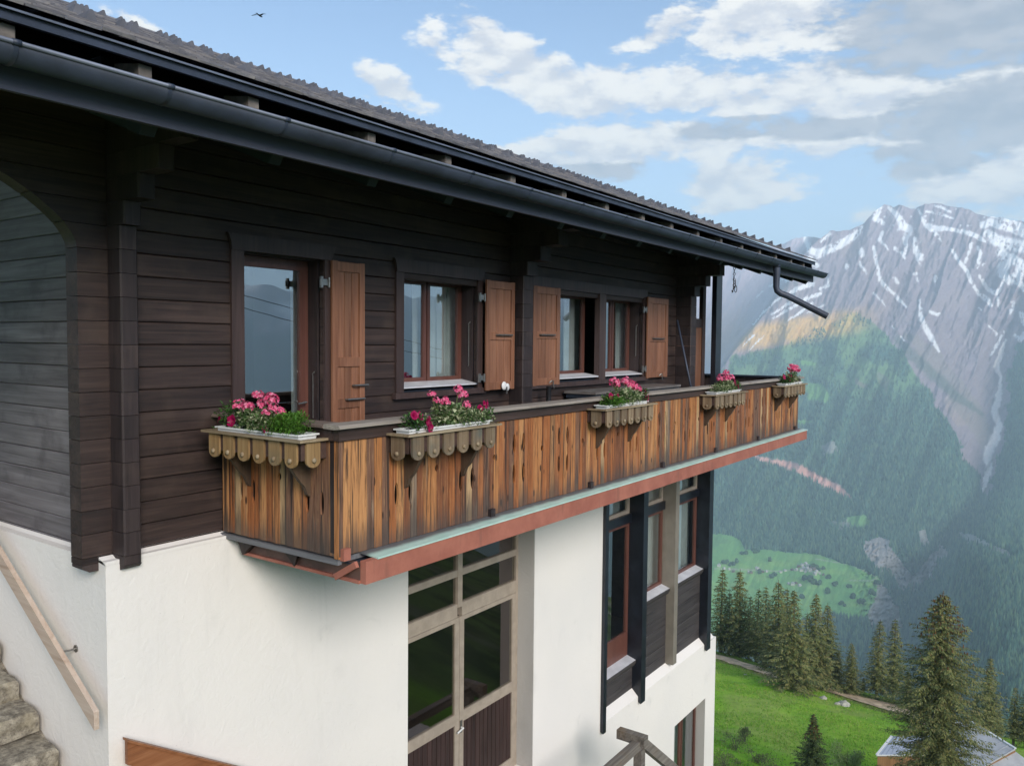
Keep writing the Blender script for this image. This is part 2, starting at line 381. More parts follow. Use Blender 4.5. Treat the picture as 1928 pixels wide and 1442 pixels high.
M['pink'] = leaf_mat('pink_petal', [(.82, .11, .27), (.88, .22, .38), (.78, .08, .22), (.90, .34, .48)], .55, .35)
M['magenta'] = leaf_mat('magenta_petal', [(.42, .004, .09), (.33, .003, .07), (.50, .008, .13)], .5, .25)
M['stem'] = leaf_mat('plant_stem', [(.10, .18, .05), (.14, .16, .06)])
M['spruce'] = leaf_mat('spruce_needles', [(.12, .15, .05), (.175, .20, .065), (.23, .235, .08), (.075, .10, .04), (.27, .25, .095)], .75, .18)
M['spruce_y'] = leaf_mat('young_spruce_needles', [(.035, .062, .020), (.06, .09, .026), (.025, .045, .017), (.09, .115, .035)], .75, .1)
M['cone'] = leaf_mat('spruce_cones', [(.13, .065, .03), (.17, .085, .035), (.10, .055, .028)], .8, .0)
M['bush'] = leaf_mat('bush_leaf', [(.06, .10, .03), (.10, .15, .05), (.16, .17, .08), (.22, .21, .11)], .7, .2)
M['birch'] = leaf_mat('pale_birch_leaf', [(.26, .34, .13), (.34, .40, .18), (.20, .27, .10)], .7, .3)
M['bark'] = plain('grey_bark', (.14, .12, .10), .9, 0, .35, 9, .6)
M['rock'] = plain('pale_boulder', (.42, .40, .33), .85, 0, .25, 3, .4, .2)
M['roofmetal'] = plain('pale_metal_roof', (.36, .41, .50), .35, .3, .06, .8, .02)
M['roofgrey'] = plain('light_grey_roof', (.46, .46, .46), .6, 0, .12, .8, .05)
M['trimwhite'] = plain('white_verge_trim', (.75, .75, .74), .5, 0, .04, 2, .02)
M['barnwood'] = wood('orange_barn_boards', [(.22, .11, .05), (.38, .21, .10)], 'Z', 5, .7, .2, .3)
M['black_iron'] = plain('black_iron', (.012, .012, .014), .5, .5, .1, 8, .05)
M['tabletop'] = plain('grey_table_top', (.15, .135, .125), .5, 0, .2, 4, .1)

# ------------------------------------------------------------------ mesh helpers
ORI = {}
class MB:
    def __init__(s): s.v = []; s.f = []; s.smooth = False
    def add(s, v, f):
        n = len(s.v); s.v += [tuple(map(float, p)) for p in v]; s.f += [tuple(i + n for i in q) for q in f]; return s
    def box(s, a, b):
        (x0, y0, z0), (x1, y1, z1) = a, b
        return s.add([(x0, y0, z0), (x1, y0, z0), (x1, y1, z0), (x0, y1, z0), (x0, y0, z1), (x1, y0, z1), (x1, y1, z1), (x0, y1, z1)],
                     [(0, 3, 2, 1), (4, 5, 6, 7), (0, 1, 5, 4), (1, 2, 6, 5), (2, 3, 7, 6), (3, 0, 4, 7)])
    def prism(s, pts, axis, a, b):
        """polygon pts (2D) pushed along axis from a to b. X: pts=(y,z); Y: pts=(x,z); Z: pts=(x,y)"""
        def P(p, t): return (t, p[0], p[1]) if axis == 'X' else (p[0], t, p[1]) if axis == 'Y' else (p[0], p[1], t)
        n = len(pts)
        v = [P(p, a) for p in pts] + [P(p, b) for p in pts]
        f = [tuple(range(n)), tuple(range(2 * n - 1, n - 1, -1))] + [(i, i + n, (i + 1) % n + n, (i + 1) % n) for i in range(n)]
        return s.add(v, f)
    def beam(s, p, q, w, h, up=(0, 0, 1)):
        p, q = Vector(p), Vector(q); d = (q - p).normalized(); u = Vector(up)
        r = d.cross(u).normalized(); u = r.cross(d).normalized()
        v = [e + r * (sx * w / 2) + u * (sy * h / 2) for e in (p, q) for sx, sy in ((-1, -1), (1, -1), (1, 1), (-1, 1))]
        return s.add(v, [(0, 1, 2, 3), (7, 6, 5, 4), (0, 4, 5, 1), (1, 5, 6, 2), (2, 6, 7, 3), (3, 7, 4, 0)])
    def tube(s, path, r, n=8, caps=True):
        path = [Vector(p) for p in path]; rs = r if isinstance(r, (list, tuple)) else [r] * len(path)
        base = len(s.v); prev = None
        for i, p in enumerate(path):
            d = (path[min(i + 1, len(path) - 1)] - path[max(i - 1, 0)]).normalized()
            u = Vector((0, 0, 1)) if abs(d.z) < .9 else Vector((1, 0, 0))
            if prev is not None: u = prev
            a = (u - d * u.dot(d)).normalized(); b = d.cross(a); prev = a
            for k in range(n):
                t = 2 * PI * k / n
                s.v.append(tuple(p + a * (math.cos(t) * rs[i]) + b * (math.sin(t) * rs[i])))
        for i in range(len(path) - 1):
            for k in range(n):
                k2 = (k + 1) % n
                s.f.append((base + i * n + k, base + i * n + k2, base + (i + 1) * n + k2, base + (i + 1) * n + k))
        if caps:
            s.f.append(tuple(base + k for k in range(n))[::-1]); s.f.append(tuple(base + (len(path) - 1) * n + k for k in range(n)))
        return s
    def blob(s, c, r, n=8, m=6, j=0, rg=None):
        rg = rg or rnd; base = len(s.v); c = Vector(c); r = r if isinstance(r, (tuple, list)) else (r, r, r)
        for i in range(m + 1):
            th = PI * i / m
            for k in range(n):
                ph = 2 * PI * k / n; q = 1 + rg.uniform(-j, j)
                s.v.append((c.x + r[0] * q * math.sin(th) * math.cos(ph), c.y + r[1] * q * math.sin(th) * math.sin(ph), c.z + r[2] * q * math.cos(th)))
        for i in range(m):
            for k in range(n):
                s.f.append((base + i * n + k, base + (i + 1) * n + k, base + (i + 1) * n + (k + 1) % n, base + i * n + (k + 1) % n))
        return s
    def mesh(s, name, mat, off=(0, 0, 0), smooth=False):
        me = bpy.data.meshes.new(name)
        v = np.array(s.v, float) - np.array(off)
        me.from_pydata(v.tolist(), [], s.f); me.update()
        import bmesh
        bm = bmesh.new(); bm.from_mesh(me); bmesh.ops.recalc_face_normals(bm, faces=bm.faces); bm.to_mesh(me); bm.free()
        if smooth:
            for p in me.polygons: p.use_smooth = True
        if isinstance(mat, (list, tuple)):
            for q in mat: me.materials.append(q)
        else: me.materials.append(mat)
        return me
    def obj(s, name, mat, parent=None, smooth=False):
        off = ORI.get(root_of(parent), (0, 0, 0)) if parent else (0, 0, 0)
        o = bpy.data.objects.new(name, s.mesh(name, mat, off, smooth)); COL.objects.link(o)
        if parent: o.parent = parent
        return o
def root_of(o):
    while o.parent: o = o.parent
    return o
def thing(name, label, cat, loc=(0, 0, 0), group=None, rz=0):
    o = bpy.data.objects.new(name, None); COL.objects.link(o); o.location = loc; o.rotation_euler = (0, 0, rz)
    o['label'] = label; o['category'] = cat
    if group: o['group'] = group
    ORI[o] = tuple(loc); return o
def local(o): ORI[o] = (0, 0, 0); return o          # parts of this thing are written in its own coordinates
def tag(o, label, cat, group=None, kind=None):
    if label: o['label'] = label
    if cat: o['category'] = cat
    if group: o['group'] = group
    if kind: o['kind'] = kind
    return o
def rest(o):
    """give a thing that is one mesh its origin at its base"""
    me = o.data; n = len(me.vertices); a = np.empty(n * 3); me.vertices.foreach_get('co', a); a = a.reshape(-1, 3)
    c = np.array([(a[:, 0].min() + a[:, 0].max()) / 2, (a[:, 1].min() + a[:, 1].max()) / 2, a[:, 2].min()])
    me.vertices.foreach_set('co', (a - c).ravel()); me.update(); o.location = c; return o
def inst(name, me, parent, world, rot=None, scale=None):
    o = bpy.data.objects.new(name, me); COL.objects.link(o); o.parent = parent
    org = Vector(ORI.get(root_of(parent), (0, 0, 0)))
    o.location = Vector(world) - org
    if rot: o.rotation_euler = rot
    if scale: o.scale = scale
    return o
def struct(o): o['kind'] = 'structure'; return o

# ================================================================== THE CHALET
YW, YL, YB = 6.18, 6.08, 4.66          # log wall, rendered wall, balcony front
ZF, ZT = -1.67, 1.86                   # balcony floor, wall top
XL, XE = 3.31, 14.10                   # ends of the log storey
SL = .408                              # roof slope
chalet = thing('chalet', 'dark timber mountain chalet with flowered balcony on white rendered lower storeys', 'house', (3.2, 6.08, -10.5))

# ---------- lower storeys in white render (with the real openings)
D0, D1, DZ0, DZ1 = 6.61, 9.17, -5.97, -2.15       # glazed door
B0, B1, BZ = 11.12, 15.62, -6.0                   # bay of tall windows
W0, W1, WZ0, WZ1 = 14.02, 15.55, -8.9, -7.25      # low window
XR = 16.07
wb = MB()
zb, zt = -10.5, -1.72
wb.box((3.2, YL, zb), (D0, YL + .38, zt)).box((D0, YL, zb), (D1, YL + .38, DZ0)).box((D0, YL, DZ1), (D1, YL + .38, zt))
wb.box((D1, YL, zb), (B0, YL + .38, zt)).box((B0, YL, WZ1), (B1, YL + .38, BZ - .1)).box((B0, YL, zb), (W0, YL + .38, WZ1)).box((W0, YL, zb), (W1, YL + .38, WZ0))
wb.box((W1, YL, zb), (B1, YL + .38, WZ1)).box((B1, YL, zb), (XR, YL + .38, BZ - .12))
wb.box((3.2, YL + .38, zb), (3.58, 15.9, zt)).box((XR - .38, YL + .38, zb), (XR, 15.9, BZ - .12)).box((3.58, 15.5, zb), (XR - .38, 15.9, zt))
lower = wb.obj('rendered_wall', M['stucco'], chalet)
# sloping weathering ledges
lg = MB()
lg.prism([(YL, zt - .03), (YW + .1, zt + .075), (YW + .1, zt), (YL, zt - .03 - .001)], 'X', 3.2, 4.6)
lg.obj('weathering_ledge', M['stucco'], chalet); lg = MB()
lg.prism([(YL - .001, BZ - .10), (YW + .02, BZ + .02), (YW + .02, BZ - .1)], 'X', B0, XR - .12)
lg.obj('weathering_ledge', M['stucco'], chalet); lg = MB()
lg.prism([(3.2, zt - .03), (XL + .08, zt + .05), (XL + .08, zt - .01)], 'Y', 6.45, 15.8)
lg.obj('weathering_ledge', M['stucco'], chalet)
MB().box((D1 - .012, YL + .002, DZ0), (D1 + .001, YL + .27, DZ1)).obj('door_reveal', M['reveal'], chalet)
MB().box((W1 - .012, YL + .002, WZ0), (W1 + .001, YL + .25, WZ1)).obj('window_reveal', M['reveal'], chalet)

# ---------- log storey
holes = [(4.53, 5.47, ZF, .80), (6.59, 7.97, -.56, .76), (9.13, 12.58, -.56, .76)]
back = MB()
def wall_cells(x0, x1, z0, z1, hs):
    xs = sorted({x0, x1, *[min(max(h[0], x0), x1) for h in hs], *[min(max(h[1], x0), x1) for h in hs]})
    zs = sorted({z0, z1, *[min(max(h[2], z0), z1) for h in hs], *[min(max(h[3], z0), z1) for h in hs]})
    out = []
    for a, b in zip(xs, xs[1:]):
        run = None
        for c, d in zip(zs, zs[1:]):
            cx, cz = (a + b) / 2, (c + d) / 2
            if any(h[0] < cx < h[1] and h[2] < cz < h[3] for h in hs):
                if run: out.append((a, b, *run)); run = None
            else: run = (run[0], d) if run else (c, d)
        if run: out.append((a, b, *run))
    return out
for a, b, c, d in wall_cells(XL, XE, -1.74, ZT, holes):
    back.box((a, YW + .05, c), (b, YW + .16, d))
back.box((XL + .06, YW + .16, -1.74), (XL + .16, 15.5, 2.2)).box((XE - .1, YW + .16, -1.74), (XE, 15.5, 2.2)).box((XL + .16, 15.4, -1.74), (XE - .1, 15.5, 2.2))
back.prism([(YW + .3, 1.8), (10.9, 1.8 + SL * 4.5), (15.5, 1.8)], 'X', XL + .06, XL + .14)
log_wall = back.obj('log_wall', M['dark'], chalet)
def plank_profile(z0, z1, y, th=.06, c=.007):
    return [(y + c, z0), (y, z0 + c), (y, z1 - c), (y + c, z1), (y + th, z1), (y + th, z0)]
def xleft(z):
    if z < .68: return 3.075
    if z < 1.14: return 3.075 - .49 * ((z - .68) / .46) ** 1.75
    return 2.585 - (z - 1.14) * 3.0
CH = .182; Z00 = -.05 - CH * 9
levels = [Z00 + CH * k for k in range(-1, 21)]
for z0, z1 in zip(levels, levels[1:]):
    z0c, z1c = max(z0, -1.74), min(z1, ZT - .01)
    if z1c - z0c < .03: continue
    g = .0025
    xs = [XL - .004, 14.25]
    cuts = [(h[0], h[1]) for h in holes if h[2] < (z0c + z1c) / 2 < h[3]] + [(8.66, 8.90), (13.95, 14.2)]
    cuts.sort(); segs = []; a = xs[0]
    for c0, c1 in cuts:
        if c0 > a: segs.append((a, c0))
        a = max(a, c1)
    if a < xs[1]: segs.append((a, xs[1]))
    for a, b in segs:
        j = rnd.uniform(-.003, .003)
        MB().prism(plank_profile(z0c + g, z1c - g, YW + j), 'X', a, b).obj('plank', M['log'], log_wall)
    # the logs of the front run on past the corner and carry the eaves in a curve
    n = 8 if z1c > .6 else 1
    pts = [(xleft(z0c + g + (z1c - z0c - 2 * g) * i / n), z0c + g + (z1c - z0c - 2 * g) * i / n) for i in range(n + 1)]
    lo = pts[0][1]
    if lo < -1.5: pts = [(3.075, lo)] + pts[1:]
    MB().prism([(XL - .006, pts[0][1])] + pts + [(XL - .006, pts[-1][1])], 'Y', YW, YW + .17).obj('log_end', M['log'], log_wall)
# chamfered feet of the corner logs
MB().prism([(3.075, -1.741), (3.075, -1.765), (3.13, -1.80), (XL + .02, -1.80), (XL + .02, -1.741)], 'Y', YW + .002, YW + .16).obj('log_end', M['log_end'], log_wall)
# cross walls: their logs poke out through the front
def cross(x0, x1, yf, z_lo):
    for z0, z1 in zip(levels, levels[1:]):
        z0c, z1c = max(z0, z_lo), min(z1, 1.66)
        if z1c - z0c < .03: continue
        zm = (z0c + z1c) / 2
        e = 0 if zm < .9 else min(.95, 1.5 * (zm - .86) ** 1.35)
        y0 = yf - e + rnd.uniform(-.002, .002); c = .012
        MB().prism([(x0 + c, y0), (x1 - c, y0), (x1, y0 + c), (x1, YW + .05), (x0, YW + .05), (x0, y0 + c)], 'Z', z0c + .002, z1c - .002).obj('log_end', M['log_end'], log_wall)
cross(XL, XL + .14, 6.0, -1.76)
MB().prism([(6.0, -1.761), (6.03, -1.79), (6.08, -1.805), (YW + .04, -1.805), (YW + .04, -1.761)], 'X', XL + .002, XL + .138).obj('log_end', M['log_end'], log_wall)
cross(8.66, 8.90, 5.96, ZF)
cross(13.95, 14.20, 5.88, ZF)
# paler grey logs of the gable side
for z0, z1 in zip(levels, levels[1:]):
    z0c, z1c = max(z0, -1.74), z1
    if z1c - z0c < .03: continue
    MB().prism([(XL + .007 + rnd.uniform(-.002, .002), z0c + .002), (XL, z0c + .009), (XL, z1c - .009), (XL + .007, z1c - .002), (XL + .06, z1c - .002), (XL + .06, z0c + .002)], 'Y', YW + .17, 15.5).obj('plank', M['log_side'], log_wall)
for k in range(1, 9):
    z0c = levels[-1] + CH * (k - 1); yy0 = YW + .3 + max(0, (z0c - 2.0) / SL)
    MB().box((XL, yy0, z0c + .002), (XL + .06, 21.6 - yy0 + .3, z0c + CH - .002)).obj('plank', M['log_side'], log_wall)

# ---------- windows, casings, shutters of the log storey
def curtain(x0, x1, z0, z1, y, label, waves=9, amp=.03):
    b = MB(); n = max(8, int((x1 - x0) * 60))
    v = []
    for i in range(n + 1):
        x = x0 + (x1 - x0) * i / n; yy = y + amp * math.sin(i / n * waves * 2 * PI) + amp * .4 * math.sin(i * 1.7)
        v += [(x, yy, z0), (x, yy + .01, z1)]
    b.add(v, [(2 * i, 2 * i + 2, 2 * i + 3, 2 * i + 1) for i in range(n)])
    o = b.obj('curtain', M['curtain'], smooth=True); tag(rest(o), label, 'curtain', 'curtains behind the upper windows')
def window(x0, x1, z0, z1, sashes, sill=True, name='window', y=YW, rec=.24, fw=.045, sw=.05):
    """frame in a reveal; sashes = list of (xa, xb)"""
    yf = y + rec
    f = MB()
    f.box((x0, yf, z0), (x0 + fw, yf + .07, z1)).box((x1 - fw, yf, z0), (x1, yf + .07, z1)).box((x0 + fw, yf, z1 - fw), (x1 - fw, yf + .07, z1)).box((x0 + fw, yf, z0), (x1 - fw, yf + .07, z0 + fw))
    w = f.obj(name, M['sash'], chalet)
    rvl = MB(); rvl.box((x0 - .02, y + .062, z0), (x0, yf + .07, z1)).box((x1, y + .062, z0), (x1 + .02, yf + .07, z1)).box((x0 - .02, y + .062, z1), (x1 + .02, yf + .07, z1 + .02)).box((x0 - .02, y + .062, z0 - .02), (x1 + .02, yf + .07, z0))
    rvl.obj('lining', M['log_end'], w)
    for a, b in sashes:
        s = MB(); ya = yf - .012; zb2, zt2 = z0 + fw - .012, z1 - fw + .012
        s.box((a, ya, zb2), (a + sw, ya + .05, zt2)).box((b - sw, ya, zb2), (b, ya + .05, zt2)).box((a + sw, ya, zt2 - sw), (b - sw, ya + .05, zt2)).box((a + sw, ya, zb2), (b - sw, ya + .05, zb2 + sw * 1.15))
        s.obj('sash', M['sash'], w)
        MB().box((a + sw, ya + .020, zb2 + sw * 1.15), (b - sw, ya + .026, zt2 - sw)).obj('pane', M['glass'], w)
    if sill:
        MB().prism([(y - .02, z0 + .005), (yf - .014, z0 + .045), (yf - .014, z0 + .002), (y - .02, z0 - .012)], 'X', x0 + .003, x1 - .003).obj('sill', M['tin'], w)
    return w
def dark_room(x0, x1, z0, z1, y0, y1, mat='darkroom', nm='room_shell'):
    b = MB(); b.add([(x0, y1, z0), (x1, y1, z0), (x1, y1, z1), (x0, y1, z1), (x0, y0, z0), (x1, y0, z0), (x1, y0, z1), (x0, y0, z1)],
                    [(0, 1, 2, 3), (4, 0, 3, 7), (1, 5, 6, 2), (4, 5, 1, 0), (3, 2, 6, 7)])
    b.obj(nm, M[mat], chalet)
def casing(x0, x1, z0, z1, sill=True, w=.12):
    y = YW - .03
    MB().box((x0 - w, y, z0 - (.10 if sill else 0)), (x0, YW - .004, z1)).obj('casing', M['casing'], chalet)
    MB().box((x1, y, z0 - (.10 if sill else 0)), (x1 + w * .75, YW - .004, z1)).obj('casing', M['casing'], chalet)
    MB().prism([(x0 - w - .03, z1 + .13), (x0 - w - .045, z1 + .145), (x1 + w + .02, z1 + .145), (x1 + w, z1 + .12), (x1 + w * .6, z1), (x0 - w, z1), (x0 - w - .01, z1 + .07)][::-1], 'Y', y - .012, YW - .004).obj('head_casing', M['casing'], chalet)
    if sill: MB().box((x0 - w - .05, y - .04, z0 - .12), (x1 + w, YW - .004, z0 - .055)).obj('sill_board', M['casing'], chalet)
# balcony door
dw = window(4.55, 5.45, ZF + .02, .78, [], sill=False, name='balcony_door', rec=.2, fw=.05)
for a, b in [(4.60, 5.25)]:
    s = MB(); ya = YW + .19
    s.box((4.60, ya, ZF + .07), (4.66, ya + .05, .73)).box((5.34, ya, ZF + .07), (5.40, ya + .05, .73)).box((4.66, ya, .68), (5.34, ya + .05, .73)).box((4.66, ya, ZF + .07), (5.34, ya + .05, ZF + .45))
    s.obj('sash', M['sash'], dw)
    MB().box((4.66, ya + .02, ZF + .45), (5.34, ya + .026, .68)).obj('pane', M['glass'], dw)
MB().tube([(5.37, YW + .17, -.62), (5.37, YW + .13, -.62), (5.27, YW + .13, -.63)], .010, 8).obj('handle', M['steel'], dw)
casing(4.53, 5.47, ZF + .02, .79, False, .13)
curtain(5.42, 5.66, ZF + .3, .72, YW + .42, 'green grey curtain edge inside the glazed balcony door', 2, .02)
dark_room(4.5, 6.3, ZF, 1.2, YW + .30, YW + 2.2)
# single window
w1 = window(6.61, 7.95, -.52, .75, [(6.645, 7.27), (7.29, 7.915)])
casing(6.61, 7.95, -.52, .755)
curtain(7.20, 7.62, -.50, .73, YW + .38, 'pale curtain in the first half of the single window', 4, .02)
curtain(7.66, 8.30, -.50, .73, YW + .40, 'pale curtain in the second half of the single window', 5, .02)
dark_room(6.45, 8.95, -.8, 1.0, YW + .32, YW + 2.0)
# double window
w2 = window(9.15, 11.03, -.52, .75, [(9.19, 10.09), (10.11, 10.99)])
w3 = window(11.23, 12.56, -.52, .75, [(11.27, 11.89), (11.91, 12.52)])
MB().box((11.03, YW - .03, -.62), (11.23, YW + .24, .755)).obj('mullion_post', M['casing'], chalet)
casing(9.15, 12.56, -.52, .755)
curtain(9.3, 10.45, -.50, .73, YW + .40, 'pale curtain behind the shutter of the double window', 6, .02)
curtain(10.70, 11.48, -.50, .73, YW + .42, 'pale curtain before the middle post of the double window', 5, .02)
curtain(11.95, 12.20, -.50, .73, YW + .40, 'narrow pale curtain just past the middle post of the double window', 2, .02)
curtain(12.40, 13.15, -.50, .73, YW + .42, 'pale green curtain at the far end of the double window', 6, .02)
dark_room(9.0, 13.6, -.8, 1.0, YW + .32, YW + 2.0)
def hook(x, y, z0, z1, parent):
    MB().tube([(x, y, z1 + .03), (x - .012, y - .02, z1 + .045), (x - .02, y, z1 + .02), (x - .015, y, z1), (x - .015, y, z0), (x - .004, y + .02, z0 - .01)], .006, 6).obj('stay_hook', M['steel'], parent)
hook(5.44, YW + .10, -.78, -.36, dw); hook(7.94, YW + .10, -.30, .20, w1); hook(12.55, YW + .10, -.22, .26, w3)

def shutter(x0, x1, z0, z1, y, rails, hinge, bars=(), catch=None, handle=False):
    st = .085 if x1 - x0 > .6 else .07
    b = MB(); b.box((x0 + st, y + .0262, z0 + .05), (x1 - st, y + .031, z1 - .05))
    s = b.obj('shutter', M['shutter'], chalet)
    zs = [z0] + list(rails) + [z1]
    n = 4 if x1 - x0 > .6 else 3
    pw = (x1 - x0 - 2 * st) / n
    for i in range(n):
        MB().prism([(x0 + st + i * pw + .002, y + .026), (x0 + st + i * pw + .007, y + .016), (x0 + st + (i + 1) * pw - .007, y + .016), (x0 + st + (i + 1) * pw - .002, y + .026)], 'Z', z0 + .06, z1 - .06).obj('panel_board', M['shutter'], s)
    for a, b2 in ((x0, x0 + st), (x1 - st, x1)):
        MB().prism([(a, y + .03), (a, y + .003), (a + .003, y), (b2 - .003, y), (b2, y + .003), (b2, y + .03)], 'Z', z0, z1).obj('stile', M['shutter'], s)
    rh = .075
    for zc in [z0 + rh * .7] + list(rails) + [z1 - rh * .7]:
        MB().prism([(y + .028, zc - rh / 2 * 1.3), (y + .004, zc - rh / 2 * 1.3), (y + .001, zc - rh / 2 * 1.2), (y + .001, zc + rh / 2 * 1.2), (y + .004, zc + rh / 2 * 1.3), (y + .028, zc + rh / 2 * 1.3)], 'X', x0 + st, x1 - st).obj('cross_rail', M['shutter'], s)
    for zc in (z1 - .22, z0 + .16):
        h = MB(); h.tube([(hinge, y + .02, zc - .05), (hinge, y + .02, zc + .05)], .013, 8).box((hinge - .11 if hinge <= x0 else hinge, y + .022, zc - .03), (hinge if hinge <= x0 else hinge + .1, y + .030, zc + .03))
        h.box((hinge - .10, y + .018, zc - .055), (hinge - .075, y + .045, zc + .055))
        h.obj('hinge', M['steel'], s)
    for (a, b2, zc) in bars:
        h = MB(); h.tube([(a, y, zc), (a, y - .03, zc), (b2, y - .03, zc), (b2, y, zc)], .011, 8); h.obj('bar_handle', M['steel'], s)
    if catch == 'white':
        c = MB(); cx = (x0 + x1) / 2 + .03
        c.blob((cx, y - .03, z0 + .05), (.05, .02, .055), 12, 8).blob((cx + .07, y - .03, z0 + .03), (.045, .02, .05), 12, 8)
        c.obj('catch', M['white_plastic'], s, True)
        MB().tube([(cx + .03, y - .055, z0 + .04), (cx + .03, y - .055, z0 - .05)], .008, 6).obj('catch_hook', M['steel'], s)
    elif catch:
        cx = (x0 + x1) / 2 + .1
        MB().tube([(cx - .05, y - .01, z0 + .03), (cx - .03, y - .03, z0 + .06), (cx + .02, y - .03, z0 + .06), (cx + .03, y - .03, z0 - .03), (cx + .05, y - .03, z0 - .05)], .009, 6).obj('catch_hook', M['steel'], s)
    return s
shutter(5.53, 5.97, ZF + .03, .79, YW - .075, [-.22, -.92 + .28], 5.50, [(5.80, 5.99, -.46), (5.70, 5.94, -.60)])
shutter(8.01, 8.61, -.61, .765, YW - .12, [.07], 7.99, [(8.20, 8.52, .085)], 'white')
shutter(9.12, 9.80, -.60, .765, YW - .075, [.10], 9.10, [(9.26, 9.62, .10)], 'hook')
shutter(12.60, 13.42, -.60, .785, YW - .09, [.07], 12.58, [(12.78, 13.20, .08)], 'hook')

# ---------- balcony
bal = MB(); BX0, BX1 = 4.28, 16.6
bal.box((BX0 + .06, YB + .06, ZF - .06), (BX1 - .06, YW - .002, ZF)).box((BX0 + 10.0, YW - .002, ZF - .06), (BX1 - .06, 9.6, ZF))
balcony = bal.obj('balcony', M['floor'], chalet)
P = .0855
def board_mesh(w, h, cuts):
    """cuts: list of (side, zc, half length, depth); board spans x 0..w, z -h/2..h/2, front at y=0"""
    L, Rr = [(0, -h / 2)], [(w, -h / 2)]
    for side, lst in (('L', L), ('R', Rr)):
        for s, zc, hl, dp in sorted([c for c in cuts if c[0] == side], key=lambda c: c[1]):
            for k in range(0, 9):
                t = -1 + 2 * k / 8
                xx = dp * (1 - t * t) ** .6
                lst.append((xx if side == 'L' else w - xx, zc + t * hl))
    L.append((0, h / 2)); Rr.append((w, h / 2))
    return MB().prism(Rr + L[::-1], 'Y', 0, .022)
def slot_depth(s): return .019
bm_cache = {}
def get_board(cuts, w=P - .0025, h=.90):
    key = tuple(cuts)
    if key not in bm_cache: bm_cache[key] = board_mesh(w, h, cuts).mesh('board', M['board'])
    return bm_cache[key]
single = [(.03, .105)]; double = [(.21, .10), (-.10, .10)]
def cuts_at(joints, j):
    """cut list of board j between joints j and j+1"""
    out = []
    if j in joints: out += [('L', z, l, .024 if l > .05 else .020) for z, l in joints[j]]
    if j + 1 in joints: out += [('R', z, l, .024 if l > .05 else .020) for z, l in joints[j + 1]]
    return out
ZC = -1.235
joints = {}
for p in range(0, 16):
    kind = {0: single, 1: single, 2: double, 3: double, 4: single, 5: single, 6: double, 7: double, 8: single}.get(p, double)
    kind = [(z - (.08 if kind is single else 0), l) for z, l in kind]
    for dj in (7, 9):
        joints[p * 10 + dj] = kind
    joints[p * 10 + 13] = [(.11, .032)]
nb = int((BX1 - BX0 - .041) / P)
for j in range(-1, nb + 1):
    x0 = BX0 + .041 + j * P
    w = P - .0025; 
    if j == -1: x0 = BX0 + .001
    if x0 + w > BX1: break
    me = get_board(cuts_at(joints, j)) if j >= 0 else None
    if me is None: me = get_board([], .038)
    if j < 0: bm_cache.pop((), None)
    inst('board', me, balcony, (x0, YB + rnd.uniform(-.003, .002), ZC + rnd.uniform(-.003, .003)))
jy = {2: [(-.05, .105)], 4: [(-.05, .105)], 8: [(.11, .032)], 12: [(-.05, .105)], 14: [(-.05, .105)]}
for k in range(0, 17):
    y0 = YB + .026 + k * P
    if y0 + P > YW - .01: break
    # seen from the end the board's left joint is the farther one
    c = cuts_at(jy, k); c = [('R' if s == 'L' else 'L', z, l, d) for s, z, l, d in c]
    inst('board', get_board(c), balcony, (BX0 + rnd.uniform(-.002, .003), y0 + P - .0025, ZC + rnd.uniform(-.003, .003)), (0, 0, -PI / 2))
MB().box((BX0 - .004, YB + .002, -1.70), (BX0 + .02, YB + .05, -.77)).obj('corner_board', M['board'], balcony)
for k in range(0, 40):                                        # inner cladding of the far end
    y0 = YB + .03 + k * .12
    MB().box((BX1 - .03, y0, ZF + .02), (BX1 - .008, y0 + .118, -.682)).obj('inner_board', M['log_end'], balcony)
# rails
r1 = MB()
r1.prism([(YB - .085, -.675), (YB - .085, -.66), (YB - .07, -.648), (YB + .09, -.643), (YB + .10, -.655), (YB + .10, -.68), (YB - .02, -.684)], 'X', BX0 - .07, BX1 + .05)
r1.obj('hand_rail', M['railw'], balcony)
r2 = MB(); r2.prism([(BX0 - .08, -.675), (BX0 - .08, -.66), (BX0 - .065, -.648), (BX0 + .09, -.6435), (BX0 + .10, -.68)], 'Y', YB + .101, YW - .004); r2.obj('hand_rail', M['railw_y'], balcony)
r3 = MB(); r3.prism([(BX1 - .09, -.68), (BX1 - .09, -.65), (BX1 + .06, -.645), (BX1 + .06, -.68)], 'Y', YB + .101, 9.5); r3.obj('hand_rail', M['dark'], balcony)
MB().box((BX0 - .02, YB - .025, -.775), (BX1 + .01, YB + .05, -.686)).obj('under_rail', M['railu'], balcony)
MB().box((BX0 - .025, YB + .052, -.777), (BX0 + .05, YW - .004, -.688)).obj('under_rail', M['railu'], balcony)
MB().box((BX0 + .024, YB + .024, -1.0), (BX1 - .03, YB + .06, -.93)).obj('inner_rail', M['railu'], balcony)
MB().box((BX0 + .024, YB + .024, -1.55), (BX1 - .03, YB + .06, -1.48)).obj('inner_rail', M['railu'], balcony)
MB().box((BX0 + .08, YB + .075, -1.66), (BX1 - .05, YB + .085, -.80)).obj('added_slot_backing', M['log_end'], balcony)  # made-up dark backing, added so the board slots read black
MB().box((BX0 + .07, YB + .10, -1.66), (BX0 + .08, YW - .01, -.80)).obj('added_slot_backing', M['log_end'], balcony)
MB().box((BX0 - .01, YB + .004, -1.745), (BX0 + .03, YW - .004, -1.705)).obj('floor_edge_strip', M['floor'], balcony)
MB().box((BX0 + .03, YB + .03, -1.742), (4.75, YB + .06, -1.70)).obj('floor_edge_strip', M['floor'], balcony)
